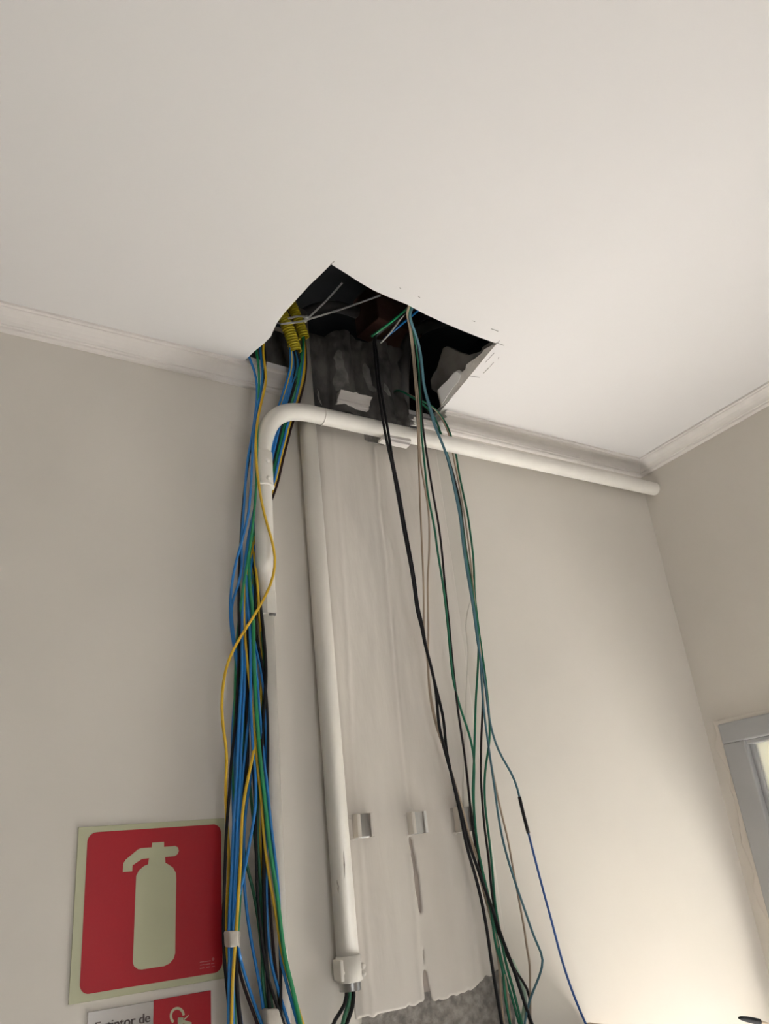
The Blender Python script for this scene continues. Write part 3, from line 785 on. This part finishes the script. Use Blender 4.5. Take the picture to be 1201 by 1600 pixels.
# pipes crossing the dark void
dp = thing('void_pipe', 'dim grey pipe curving behind the tie tails in the ceiling void', 'pipe', 'dim pipes in the ceiling void')
tube('pipe', [at(440, 520, -.05), at(470, 494, -.05), at(500, 481, -.05), at(530, 480, -.06), at(560, 490, -.08)], .016, M['dpipe'], dp, 16)
dp = thing('void_pipe', 'dim grey pipe bending up out of the broken wall behind the beige wires', 'pipe', 'dim pipes in the ceiling void')
tube('pipe', [at(630, 640, -.02), at(629, 600, -.02), at(631, 560, -.02), at(640, 530, -.02), at(660, 512, -.02), at(690, 502, -.02), at(730, 500, -.02)], .017, M['dpipe'], dp, 16)

# ------------------------------------------------------------------ cables
def prof(pr, v):
    return lerp_path(pr, v)
def down(P, dz, sway=0.0):
    d = (P[-1] - P[-2]); k = d.x / max(.02, abs(d.z)) if abs(d.z) > 1e-4 else 0
    k = max(-.35, min(.35, k)) + sway
    q = P[-1].copy(); out = []
    for i in range(5):
        q = q + V((k * dz / 5 * (1 - i * .18), 0, -dz / 5)); out.append(q.copy())
    return out
def cable(px, pr, r, mt, label, group=None, ext=.45, name='electrical_cable', top=None, parts=None, sway=0.0, sm=3):
    P = [at(u, v, prof(pr, v)) for u, v in px]
    if top: P = top + P
    if ext: P = P + down(P, ext, sway)
    if parts:
        t = thing(name, label, 'cable', group)
        Q = smooth_path(catmull(P, .012), sm)
        for pn, z1, z0, mm, rr_ in parts:
            q = [p for p in Q if z0 - .007 <= p.z <= z1 + .007]
            bm = bmesh.new(); sweep(bm, q, rr_, 8); link_mesh(pn, bm, mm, t, True)
        return t
    o = tube(name, P, r, mt, None, 8, .012, sm)
    return tag(o, label, 'cable', group)

R0 = .0027
def U(s):
    """the path of the main bundle from the tube mouths, behind the conduit, s = 0 left .. 1 right"""
    rows = ((566, 452, 26), (590, 446, 30), (610, 440, 32), (628, 434, 33), (648, 428, 33), (668, 423, 31), (690, 419, 30), (715, 413, 29), (740, 408, 29), (765, 401, 29), (790, 396, 24), (820, 390, 16))
    return [(x + w_ * s, v) for v, x, w_ in rows]
def PRM(b, lay):
    """distance from the wall along the main bundle; b = lower layer, lay = 0..1 depth inside the upper band"""
    return [(480, .076), (548, .072), (566, .070), (590, .064), (606, .058), (628, .046 - .016 * lay), (648, .040 - .022 * lay), (765, .030 - .022 * lay), (830, .030 - .015 * lay), (930, (b + .02) / 2), (990, b), (1700, b)]
T1 = lambda du=0: [at(444 + du * .3, 500, .083), at(452 + du * .5, 525, .079)]
T2 = lambda du=0: [at(461 + du * .3, 490, .058), at(468 + du * .4, 510, .055), at(474 + du * .5, 529, .054)]
GB = 'wires of the coloured bundle'
def mainb(s, lay, low, b, mt, label, r=R0, src=1, ext=.45, sway=0, mid=None):
    pr = PRM(b, lay)
    if mid: pr = pr[:-2] + [(990, mid), (1110, mid), (1175, b), (1700, b)]
    return cable(U(s) + low, pr, r, M[mt], label, GB, ext, top=(T1(s * 8 - 4) if src == 1 else T2(s * 6 - 3)), sway=sway)

LIN = [(530, .068), (560, .064), (585, .062), (605, .060), (640, .062), (660, .075), (700, .082), (770, .086), (830, .070), (900, .05)]
# --- the five wires leaving the hole's corner, in front of the bend
def left(px, lo, mt, label, r=R0, front=0.0, ext=.45, lo2=None, sway=0):
    pr = [(a, b_ + (front if a > 640 else front * .4)) for a, b_ in LIN] + [(990, lo), (1180, lo), (1260, lo2 or lo), (1700, lo2 or lo)]
    P0 = at(*px[0], prof(pr, px[0][1]))
    top = [P0 + V((.012, -.03, .16)), P0 + V((.004, -.012, .07))]
    return cable(px, pr, r, M[mt], label, GB, ext, top=top, sway=sway)
left([(386, 556), (393, 566), (398, 577), (401, 590), (402, 605), (401, 625), (398, 650), (395, 672), (391, 695), (387, 715), (384.5, 740), (382.5, 770), (380.5, 800), (378.5, 825), (376.5, 845), (377, 862), (379, 882), (378, 900), (373, 916), (366, 928), (361.5, 940), (361, 960), (364, 985), (367, 1008), (370, 1030), (372.5, 1060), (372, 1090), (369, 1120), (366, 1150), (366, 1180), (368, 1230), (371, 1290), (371.5, 1330), (369, 1370), (366, 1420), (365, 1465), (372, 1485), (377, 1505), (389, 1545), (401, 1580), (409, 1600)],
     .040, 'blue', 'blue wire leaving the outermost corner of the ceiling hole', front=-.004)
left([(405, 541), (408, 558), (410, 575), (410.3, 590), (407.5, 608), (404, 628), (400.5, 648), (397, 670), (394.5, 695), (393.5, 720), (392.5, 750), (391, 770), (388.5, 800), (384, 822), (378, 845), (371, 868), (365.5, 890), (362, 912), (360, 932), (359.3, 955), (361, 985), (365, 1008), (369, 1035), (370, 1060), (367, 1090), (364, 1120), (362.8, 1150), (362, 1190), (363.5, 1240), (365, 1300), (365, 1370), (361, 1430), (358.5, 1480), (357, 1545), (357, 1600)],
     .034, 'blue', 'blue wire bowing furthest out from the bundle beside the offset bend', front=.004)
left([(399, 543), (402.5, 560), (404.5, 580), (404.5, 600), (404, 615), (403, 640), (402, 670), (401, 700), (400.5, 740), (399.5, 770), (397, 800), (394, 825), (391, 850), (387, 875), (384, 892), (381, 910), (378, 930), (375.5, 950), (374, 965), (371, 990), (369.5, 1010), (368, 1040), (367, 1085), (366, 1130), (364.5, 1180), (364.5, 1230), (368, 1270), (374, 1300), (379, 1325), (379, 1350), (375, 1400), (372, 1450), (368, 1500), (366, 1545), (367, 1600)],
     .036, 'green', 'green wire crossing the conduit sleeve beside the yellow loop', front=.003)
left([(411, 533), (414, 550), (415, 565), (413.5, 580), (410, 600), (406, 618), (402.5, 635), (399, 655), (395.5, 675), (391, 700), (387.5, 725), (384, 750), (380.5, 780), (378, 810), (376, 845), (374, 880), (373, 915), (373, 950), (373.5, 985), (372.5, 1040), (370, 1090), (368, 1130), (364.5, 1160), (361, 1185), (359, 1230), (355.5, 1270), (352.5, 1320), (351, 1370), (349.5, 1410), (348.5, 1450), (350, 1495), (353, 1530), (356, 1555), (359, 1600)],
     .043, 'black', 'black wire down the outer edge of the bundle, over the sign corner', front=-.008)
left([(410, 555), (412.5, 566), (416, 580), (416.5, 592), (413, 610), (409, 625), (404.5, 645), (401, 665), (399.3, 690), (400, 715), (402, 740), (405, 765), (409, 788), (413, 805), (418.5, 825), (424.5, 842), (429, 857), (431, 872), (430.5, 886), (428, 900), (423, 915), (417, 928), (409, 941), (402.5, 952), (395, 966), (385, 981), (376, 994), (366.5, 1009), (359, 1025), (352, 1045), (348, 1065), (346, 1085), (345.3, 1105), (346.5, 1125), (349, 1145), (352, 1158), (355, 1172), (354.5, 1185), (353, 1205), (352.5, 1240), (353, 1270), (355, 1300), (358, 1330), (357, 1365), (354.5, 1410), (352.5, 1450), (354, 1495), (358, 1530), (362, 1560), (364, 1600)],
     .062, 'yellow', 'yellow wire looping wide across the conduit and out past the bundle', front=.020, lo2=.032)

# --- the main bundle
mainb(.10, .1, [(386, 850), (382.5, 880), (380.5, 910), (379, 940), (378, 980), (378, 1000), (378, 1050), (376, 1090), (373.3, 1130), (371, 1180), (369, 1230), (365.5, 1270), (363.5, 1320), (361.5, 1370), (359.5, 1410), (357.5, 1450), (358.5, 1495), (357.5, 1545), (357, 1600)], .054, 'blue', 'straight blue wire at the front of the bundle, beside its twin, running into the tape')
mainb(.24, .1, [(390, 850), (386.5, 880), (385.5, 920), (384, 960), (382.5, 1000), (382.5, 1050), (381.5, 1090), (378.5, 1130), (376, 1180), (374, 1230), (370.8, 1270), (368.5, 1320), (366, 1370), (364.3, 1410), (362.5, 1450), (362.5, 1495), (361, 1545), (360, 1600)], .052, 'blue', 'second straight blue wire at the front of the bundle, nearer the conduit than its twin')
mainb(.33, .3, [(388, 850), (385, 880), (384, 910), (386, 940), (389, 970), (391, 1000), (391.5, 1050), (391.5, 1090), (392.5, 1130), (396, 1180), (400, 1230), (399.5, 1255), (396, 1285), (389, 1320), (380, 1370), (370.5, 1410), (364, 1450), (363.5, 1480), (364, 1545), (364, 1600)], .058, 'blue', 'blue wire slanting across the bundle towards the white tape')
mainb(.42, .15, [(388, 855), (385, 880), (386.5, 905), (389, 935), (392, 960), (393.5, 985), (396, 1010), (399, 1035), (401, 1055), (403.3, 1090), (407, 1130), (411, 1180), (417.5, 1230), (421, 1270), (427, 1320), (433, 1370), (436, 1410), (437, 1450), (437.5, 1495), (450, 1545), (465, 1600)], .050, 'blue', 'blue wire along the inner edge of the bundle, beside the thick green one')
mainb(.80, .0, [(398, 850), (391, 890), (388, 930), (390, 960), (395, 990), (400, 1015), (405, 1035), (409, 1055), (413, 1090), (415, 1130), (416.5, 1180), (417, 1230), (416.5, 1280), (416, 1320), (416, 1370), (416, 1410), (418, 1450), (421.5, 1495), (434, 1545), (451, 1600)], .044, 'blue', 'blue wire at the rear of the bundle, seen beside the dark brown one low down', src=2)
mainb(.50, .7, [(394, 850), (391, 890), (392, 950), (394, 1000), (393, 1060), (390, 1090), (388, 1130), (383.5, 1168), (379.5, 1205), (376.5, 1240), (373, 1290), (370, 1340), (368, 1370), (366, 1410), (367, 1450), (371, 1480), (376, 1500)], .046, 'blue', 'blue wire crossing behind the thin yellow one in mid bundle', ext=0)
mainb(.55, .9, [(396, 850), (395, 890), (395, 940), (393, 990), (391, 1040), (391, 1090), (394, 1130), (396, 1170), (393, 1205), (388, 1235), (384, 1265), (382, 1290), (380.5, 1330), (380.5, 1370), (384, 1410), (389, 1450), (397, 1495), (407, 1545), (414, 1600)], .040, 'blue', 'single blue wire standing apart from the others below the sign corner')
# greens
mainb(.66, .25, [(392, 850), (388, 880), (390, 915), (394, 950), (396, 985), (396, 1015), (397, 1045), (399, 1090), (402, 1130), (405.5, 1180), (411.3, 1230), (415.5, 1270), (421, 1320), (428.5, 1370), (434.5, 1410), (438.5, 1450), (444.5, 1495), (457, 1545), (469, 1600)], .060, 'green', 'thick bright green wire across the front of the bundle', r=.0037, src=2)
mainb(.58, .5, [(389, 835), (388, 850), (389, 870), (392, 890), (396, 915), (401, 940), (405, 970), (409, 995), (411, 1012), (412, 1045), (411, 1090), (408, 1140), (405, 1200), (403, 1260), (402, 1310), (404, 1345), (407, 1380), (409.5, 1420), (410.5, 1460), (409, 1500), (411, 1545), (416, 1578), (420, 1600)], .040, 'dgreen', 'dark green wire deep in the bundle, entering the lower tape', src=2)
mainb(.48, .9, [(396, 850), (394, 900), (391, 960), (388, 1020), (384.5, 1060), (382, 1095), (380.5, 1130), (383.5, 1175), (389, 1215), (393.5, 1260), (396, 1290), (399.5, 1325), (402, 1360), (405, 1390), (407, 1420), (411, 1450), (416, 1500), (422, 1545), (425, 1578), (427, 1600)], .036, 'dgreen', 'dark green wire sloping behind the slanting blue one')
mainb(.72, .8, [(398, 850), (392, 900), (384, 950), (377, 1000), (374, 1060), (375, 1110), (378, 1150), (380.5, 1190), (380.5, 1250), (379.5, 1310), (382, 1342), (391, 1372), (399, 1410), (405, 1450), (410, 1500), (412, 1545), (417, 1578), (421, 1600)], .034, 'dgreen', 'dark green wire fanning out low in the bundle beside the lone blue one', src=2)
# yellows
mainb(.88, .05, [(396, 850), (388, 880), (383, 910), (381, 940), (381.5, 975), (383, 1000), (385.7, 1030), (388, 1052), (390.5, 1075), (392.5, 1090), (395.5, 1125), (398.3, 1157), (400, 1180), (402.5, 1205), (406, 1232), (408.5, 1258), (410.3, 1285), (413, 1320), (418, 1355), (423.5, 1390), (428.5, 1412), (433, 1440), (436, 1465), (441, 1495), (456, 1545), (473, 1600)], .054, 'yellow', 'yellow wire running down the middle front of the bundle', r=.0026, src=2)
mainb(.16, .2, [(391, 835), (393, 848), (396.5, 868), (400, 892), (402.5, 915), (403.5, 940), (405, 965), (407.5, 990), (409, 1020), (409, 1050), (407.5, 1088), (404, 1125), (399, 1160), (394, 1185), (390, 1205), (384, 1230), (379.5, 1260), (377.3, 1285), (376.5, 1320), (375, 1360), (372.5, 1395), (370.5, 1430), (369, 1455), (366.5, 1485), (364.3, 1515), (362.5, 1545), (361.5, 1600)], .062, 'yellow', 'yellow wire that drops through the white tape and is widest at the bottom', mid=.038)
mainb(.93, .6, [(402, 850), (395, 890), (389, 940), (387, 1000), (389, 1060), (394, 1120), (398, 1180), (400, 1230), (402.5, 1272), (404.7, 1300), (407.5, 1330), (409.5, 1360), (411.5, 1400), (413.5, 1450), (415.5, 1500), (418.5, 1545), (422, 1600)], .038, 'yellow', 'yellow wire between the green ones, hidden low down by black wires', r=.0026, src=2)
# blacks
mainb(.52, .2, [(387, 850), (385, 880), (387, 910), (391, 940), (396, 972), (402, 1005), (408, 1032), (413, 1060), (416, 1090), (418, 1130), (418.3, 1180), (417.5, 1220), (419, 1262), (425, 1320), (431.5, 1370), (434.5, 1410), (436.5, 1450), (438, 1500), (438.5, 1545), (438.5, 1600)], .046, 'black', 'black wire hugging the drop of conduit along the inner edge of the bundle')
mainb(.60, .35, [(391, 840), (393.5, 862), (397, 888), (401.5, 915), (406, 940), (409, 965), (412, 995), (414.5, 1025), (415.5, 1055), (414, 1090), (410.5, 1125), (409, 1160), (409, 1210), (409.5, 1260), (411, 1300), (412, 1330), (412, 1370), (412.5, 1410), (414, 1450), (416, 1500), (419, 1545), (423, 1600)], .050, 'black', 'black wire running straight down into the lower tape', r=.0032)
mainb(.38, .9, [(391, 850), (389, 900), (388, 960), (387, 1020), (386, 1085), (385, 1120), (387, 1160), (386.5, 1190), (383, 1222), (379, 1247), (374.5, 1270), (372.5, 1310), (371, 1350), (369, 1400), (367.5, 1450), (368, 1495), (370, 1545), (375, 1600)], .044, 'black', 'thick black wire showing through the gap in mid bundle', r=.0036)
mainb(.70, .9, [(400, 850), (399, 900), (399, 960), (396, 1020), (392, 1080), (392, 1120), (395, 1170), (397, 1220), (399, 1280), (400, 1320), (400.7, 1370), (402.7, 1410), (406.5, 1445), (410, 1480), (418, 1530), (429, 1560), (443, 1600)], .052, 'black', 'black wire leaning away past the lower tape')
mainb(.63, .7, [(398, 850), (393, 900), (388, 960), (384, 1020), (379, 1080), (376, 1140), (373, 1200), (372, 1260), (371, 1320), (368, 1400), (366.5, 1450), (369, 1497), (377.5, 1530), (386.5, 1560), (396, 1582), (402.5, 1600)], .034, 'maroon', 'dark brown wire curving away just under the white tape')
mainb(1.02, .0, [(406, 850), (399, 900), (398, 960), (403, 1010), (410, 1060), (413, 1120), (414, 1200), (415, 1280), (416, 1340), (418, 1375), (421, 1412), (424.3, 1450), (428, 1495), (432, 1530), (437, 1565), (439, 1600)], .038, 'maroon', 'dark brown wire at the inner side of the bundle, first seen under the bend', src=2)
mainb(.30, .95, [(388, 850), (382, 900), (378, 960), (375, 1020), (372, 1090), (370, 1150), (366, 1200), (365, 1260), (366, 1320), (368, 1370), (368, 1410), (366.5, 1450), (367, 1495), (370, 1545), (377, 1600)], .030, 'navy', 'dark navy wire at the back of the bundle')

# tape bands
def tape(label, poly, offf, th):
    t = thing('tape_band', label, 'tape')
    bm = bmesh.new(); pts = [at(u, v, offf) for u, v in poly]; prism(bm, pts, V((0, th, 0))); bevel(bm, .003, 3)
    link_mesh('tape_wrap', bm, M['tape'], t, True); return t
t = tape('short band of whitish tape around the blue and yellow wires beside the sign', [(357.5, 1455), (372.5, 1453.5), (373.5, 1478.5), (359, 1481)], .068, .030)
bm = bmesh.new(); prism(bm, [at(u, v, .066) for u, v in [(371, 1454), (376, 1456), (374, 1475), (376.5, 1482), (372, 1479)]], V((0, .002, 0))); link_mesh('tape_tail', bm, M['tape'], t)
tape('pale tape band near the foot of the bundle, around black and green wires', [(416.5, 1577), (436, 1576), (442, 1600), (446, 1630), (420, 1632)], .060, .026)

# --- old wires on the right hand side
OG = 'old thin wires hanging from the hole'
def old(px, pr, mt, label, r=.0025, ext=.42, top=None, parts=None, sway=0, sm=2):
    return cable(px, pr, r, M[mt] if mt else None, label, OG, ext, top=top, parts=parts, sway=sway, sm=sm)
FR = [(470, .30), (530, .16), (600, .115), (660, .100), (720, .095), (1000, .044), (1200, .026), (1700, .028)]
FB = [(500, .125), (560, .115), (640, .098), (720, .092), (1000, .052), (1200, .040), (1700, .040)]
def up(p, dx, dy, dz): return [p + V((dx * 1.6, dy * 1.6, dz * 1.6)), p + V((dx, dy, dz))]
old([(583, 527), (585, 545), (586.5, 570), (589, 595), (592, 618), (596, 645), (600, 668), (606, 700), (611.5, 722), (617, 752), (623, 785), (629, 820), (637, 862), (644, 900), (649, 935), (651, 955), (654.5, 968), (660, 980), (660, 992), (662.5, 1005), (667, 1020), (673, 1040), (677, 1060), (683, 1082), (687.5, 1100), (692, 1117), (694.5, 1140), (696, 1165), (700.5, 1190), (706, 1215), (711.5, 1240), (719, 1272), (725, 1305), (731, 1330), (740, 1360), (750.5, 1400), (760, 1450), (767, 1500), (776, 1555), (784, 1600)], FB, 'black',
    'black wire, leftmost of the old wires at the bottom, first of the twisted pair', r=.0031, top=[at(642, 478, .26), at(612, 503, .17)])
old([(584.5, 527), (588, 545), (590.5, 570), (592.5, 595), (596.5, 618), (601, 645), (605, 668), (609, 692), (613.5, 722), (620, 752), (626, 785), (632, 820), (640, 862), (646.5, 900), (651, 935), (653.5, 955), (658, 968), (661, 982), (662.5, 994), (663.5, 1008), (668.5, 1024), (673.5, 1042), (678.5, 1065), (681.5, 1085), (683.5, 1110), (685, 1132), (690, 1152), (695, 1175), (701.5, 1197), (708, 1220), (714.5, 1246), (722, 1275), (729, 1305), (738, 1335), (748, 1362), (757, 1388), (769, 1420), (781, 1457), (797, 1500), (805, 1520), (815, 1555), (831, 1600)], FB, 'black',
    'black wire of the twisted pair that ends rightwards over the bare cement', r=.0031, top=[at(645, 478, .26), at(614, 504, .17)])
TOPR = lambda u, v: [at(u, v, .30) + V((.05, -.10, .10)), at(u, v, .30) + V((.02, -.04, .04))]
old([(636, 482), (639.5, 510), (644, 550), (647.5, 590), (650, 620), (651.5, 650), (653, 685), (654, 720), (656, 780), (659, 850), (661, 900), (662, 950), (662, 985), (664.5, 1005), (667.5, 1030), (670, 1062), (674, 1095), (680, 1125), (687.5, 1150), (696, 1180), (705, 1208), (715, 1240), (724, 1272), (732, 1303), (743, 1330), (752, 1365), (762, 1405), (769, 1440), (774, 1475), (780, 1510), (781.5, 1545), (784, 1575), (787, 1600)], FR, 'beige',
    'dirty beige wire hanging straightest, beside the black pair', r=.0022, top=TOPR(636, 482))
old([(637.5, 482), (641.5, 510), (646.5, 550), (650, 590), (653, 620), (654.5, 650), (655.5, 690), (656.5, 720), (660, 742), (665, 770), (669.5, 800), (670.5, 830), (670, 870), (668.2, 895), (668, 925), (668.7, 960), (669, 1000), (668, 1025), (669, 1060), (672.5, 1095), (680, 1130), (690, 1160), (700, 1190), (711, 1225), (722, 1262), (731, 1296), (739, 1330), (748, 1365), (758, 1405), (768, 1440), (777, 1475), (786, 1505), (789, 1530), (793, 1555), (798, 1600)], FR, 'beige',
    'dirty beige wire that bows out below the conduit before rejoining its twin', r=.0022, top=TOPR(638, 482))
old([(639, 483), (645, 515), (650, 545), (654, 580), (655.5, 615), (656.5, 645), (658.5, 680), (661.5, 710), (665, 745), (668.5, 775), (674, 802), (679.5, 830), (683, 860), (686.5, 880), (690, 902), (694, 930), (697.5, 960), (700, 985), (703, 1020), (706, 1050), (709, 1070), (713, 1086), (720, 1110), (729, 1135), (735, 1155), (739, 1175), (741, 1195), (740, 1225), (740, 1260), (742.5, 1295), (748, 1340), (757, 1385), (766, 1425), (776, 1465), (785, 1510), (797, 1550), (811, 1600)], FR, 'ogreen',
    'green wire swinging across the gap to meet the other green one', r=.0025, top=TOPR(640, 483))
old([(641, 484), (647, 515), (652, 545), (656, 580), (657.5, 615), (658.5, 645), (661.5, 675), (666, 708), (671, 740), (676, 770), (681.5, 800), (686.5, 830), (691, 870), (693.5, 900), (697.5, 940), (701, 970), (704.5, 1010), (708.5, 1050), (711.5, 1078), (714.5, 1105), (720, 1142), (726, 1182), (730.5, 1222), (735, 1265), (739, 1300), (745, 1335), (753, 1372), (763, 1410), (774, 1445), (786, 1480), (800, 1510), (808, 1535), (818, 1565), (829, 1600)], FR, 'obrown',
    'dark brown wire beside the green one, passing over the last bracket', r=.0025, top=TOPR(641, 484))
FT = [(480, .27), (540, .18), (600, .13), (660, .100), (720, .088), (1000, .045), (1150, .035), (1700, .040)]
def zat(v, u=820): return at(u, v, .04).z
T1px = [(639, 488), (646, 515), (653.5, 540), (658, 568), (659.5, 590), (663, 613), (669, 631), (673, 646), (675.5, 660), (684, 678), (694.5, 704), (703.5, 735), (711.5, 775), (718.5, 810), (721.5, 840), (727, 880), (733, 915), (738, 945), (741.5, 970), (746, 1005), (753, 1040), (758, 1072), (762, 1108), (765.5, 1130), (768.5, 1146), (774, 1162), (784, 1184), (797, 1204), (805.5, 1220), (811, 1245), (814, 1258), (818.5, 1277), (825.5, 1303), (835, 1340), (848, 1390), (863, 1445), (877.5, 1500), (896, 1555), (914, 1598)]
old(T1px, FT, None, 'faded teal wire spliced with black tape onto a royal blue one, swinging out furthest', top=TOPR(640, 488), ext=.30,
    parts=[('teal_length', 9, at(812, 1248, .035).z, M['teal'], .0024), ('black_splice', at(812, 1248, .035).z, at(826, 1305, .035).z, M['black'], .0036), ('blue_length', at(826, 1305, .035).z, 0, M['rblue'], .0023)])
old([(640.5, 489), (647.5, 515), (655, 540), (659.5, 568), (661, 590), (664.5, 613), (671, 631), (675.5, 646), (679, 662), (687.5, 684), (697, 708), (705.5, 738), (713.5, 776), (720, 810), (723, 840), (728.5, 880), (734.5, 915), (739.5, 945), (743, 972), (747.5, 1005), (750.5, 1035), (753, 1080), (756, 1115), (760, 1145), (763.5, 1170), (767, 1195), (771.5, 1225), (775.5, 1255), (780, 1285), (787, 1320), (801, 1368), (819, 1420), (834.5, 1465), (846, 1490), (850, 1497), (847, 1514), (838, 1536), (828, 1560), (822, 1582), (819, 1600)], FT, 'teal',
    'faded teal wire kinked sharply out over the bare wall low down', r=.0024, top=TOPR(642, 489))
FG = [(600, .030), (612, .045), (628, .056), (645, .054), (668, .040), (684, .0300), (712, .026), (740, .040), (800, .05), (1000, .040), (1200, .030), (1700, .034)]
W0 = [(622, 608), (630, 611), (640, 620), (652, 626)]
old(W0 + [(664, 633), (675, 646), (683, 661), (690, 682), (698.5, 710), (706, 742), (713, 772), (719, 802), (724, 840), (730, 882), (736, 915), (741, 945), (745.5, 978), (747.5, 1000), (746, 1050), (743, 1095), (742, 1130), (741, 1165), (740, 1200), (738, 1235), (740.5, 1265), (743, 1300), (749, 1340), (757, 1375), (765, 1410), (770, 1450), (776, 1485), (785, 1510), (787, 1535), (789, 1560), (796, 1595)], FG, 'ogreen',
    'green wire hanging straight down over the shiny end of the last bracket', r=.0025, top=[at(616, 612, .01)])
old([(626, 609), (636, 615), (648, 622), (661, 627), (676, 636), (689, 652), (698, 670), (703, 685), (707, 708), (712, 732), (717.5, 760), (722.5, 788), (728, 822), (733.5, 862), (737.5, 900), (740.5, 928), (744, 965), (749, 1005), (753, 1060), (756.5, 1110), (761, 1150), (765, 1182), (772, 1218), (778.5, 1250), (786, 1282), (793.5, 1312), (804, 1372), (815, 1430), (820.5, 1460), (822.5, 1482), (828.5, 1507), (827, 1538), (829, 1565), (827, 1600)], FG, 'beige',
    'brownish beige wire hanging alone between the teal ones low down', r=.0021, top=[at(618, 612, .012)])
old([(628, 610), (640, 619), (654, 625), (668, 630), (681, 640), (693, 655), (701, 671), (706, 686), (712.5, 711), (716, 735), (723, 769), (730, 801), (735, 836), (739, 868), (740.5, 896), (741, 922), (744.5, 958), (751, 1008), (757, 1050), (761.5, 1090), (764.5, 1128), (765, 1152), (762, 1176), (758.5, 1196), (756.5, 1226), (757.5, 1258), (761, 1288), (764, 1312), (769, 1360), (773, 1410), (781.5, 1460), (789, 1500), (800, 1540), (815, 1600)], FG, 'ogreen',
    'green wire outermost where it clears the horizontal conduit', r=.0025, top=[at(620, 612, .014)])
old([(660, 632), (672, 648), (681, 666), (692, 690), (702, 720), (711, 752), (719, 786), (722.5, 815), (727.5, 855), (733, 890), (738, 922), (742, 952), (747, 990), (752, 1030), (754, 1075), (753.5, 1110), (751.5, 1160), (751, 1210), (753, 1250), (757.5, 1300), (763, 1340), (768, 1395), (777, 1445), (788, 1480), (800, 1508), (806, 1522), (817, 1533), (825, 1541), (829, 1562), (828, 1590)], [(a, b * .9) for a, b in FG], 'obrown',
    'dark brown wire running between the straight green ones below the middle', r=.0024, top=[at(650, 622, .04)], ext=.3)
old([(738, 930), (733, 945), (729, 958), (727.5, 988), (731.5, 1012), (730, 1045), (728, 1085), (727, 1130), (725, 1185), (723, 1235), (724, 1262)], [(900, .036), (1000, .012), (1300, .010)], 'pale',
    'hair-thin pale wire lying against the wall beside the green ones', r=.0012, ext=0, top=None)
# loops at the bottom edge
old([(799, 1500), (808, 1519), (817, 1535), (821.5, 1555), (819, 1580), (812, 1600)], [(1400, .024), (1700, .024)], 'mint', 'pale mint sheath looping behind the black wire at the bottom', r=.0038, ext=.25)
# wires leaving the upright conduit
CG = 'wires leaving the upright conduit'
for k, (px, mt, lb) in enumerate((([(541, 1540), (542, 1556), (540, 1570), (531, 1582), (523, 1592), (518, 1606)], 'black', 'black wire leaving the metal conduit end, curving furthest from the strip'),
                                  ([(546, 1540), (547, 1558), (543, 1574), (537, 1588), (534, 1604)], 'dgreen', 'dark green wire leaving the metal conduit end, middle one'),
                                  ([(552, 1540), (553, 1556), (551.5, 1574), (546, 1588), (540, 1602)], 'black', 'black wire leaving the metal conduit end, nearest the plaster strip'))):
    cable(px, [(1500, .024), (1700, .034)], .0034, M[mt], lb, CG, .40, sm=1)
cable([(548.5, 1546), (549, 1570), (545.5, 1582), (541.5, 1594), (539, 1606)], [(1500, .018), (1700, .022)], .0030, M['mint'], 'pale mint wire behind the dark ones at the metal conduit end', CG, .40, sm=1)

# short wires crossing inside the hole
HG = 'short wires crossing inside the hole'
def inhole(px, r, mt, label):
    P = [at(u, v, o) for u, v, o in px]
    return tag(tube('loose_wire', P, r, M[mt], None, 8, .01, 1), label, 'cable', HG)
inhole([(580, 526, .12), (600, 511, .15), (622, 494, .20), (640, 479, .26), (660, 462, .32)], .0030, 'green', 'green wire slanting across the brown brick in the hole')
inhole([(594, 536, .06), (606, 524, .09), (622, 503, .14), (636, 484, .20), (650, 462, .28)], .0024, 'nylon', 'white wire slanting inside the hole beside the green one')
inhole([(600, 529, .04), (616, 516, .06), (634, 501, .10), (652, 486, .15), (675, 467, .22)], .0030, 'blue', 'blue wire slanting inside the hole behind the beige ones')

# ------------------------------------------------------------------ things at the lower edge of the view
cb = thing('cabinet_door', 'beige metal panel door standing open, its top edge just in view', 'panel')
p = at(914, 1598.5, .005)
bm = bmesh.new(); box(bm, p.x, p.x + .012, WY - .34, WY - .004, p.z - .55, p.z); bevel(bm, .002, 1); link_mesh('door_leaf', bm, M['cabinet'], cb)
bm = bmesh.new(); sweep(bm, [V((p.x + .006, WY - .002, p.z - .12)), V((p.x + .006, WY - .002, p.z - .06))], .005, 10); link_mesh('hinge', bm, M['zinc'], cb, True)
bt = thing('cable_end', 'black capped cable end poking up at the lower corner', 'cable')
q = [at(u, v, .07) for u, v in [(1154, 1590.5), (1158, 1591), (1166, 1592.5), (1176, 1594.5), (1186, 1597)]]
bm = bmesh.new(); sweep(bm, q, [.0022, .0042, .0056, .0062, .0064], 12); link_mesh('cap', bm, M['rub'], bt, True)
tube('sheath', [at(1184, 1596, .07), at(1200, 1601, .07), at(1220, 1612, .07), at(1240, 1640, .06), at(1250, 1700, .04)], .0045, M['cabinet'], bt, 10)
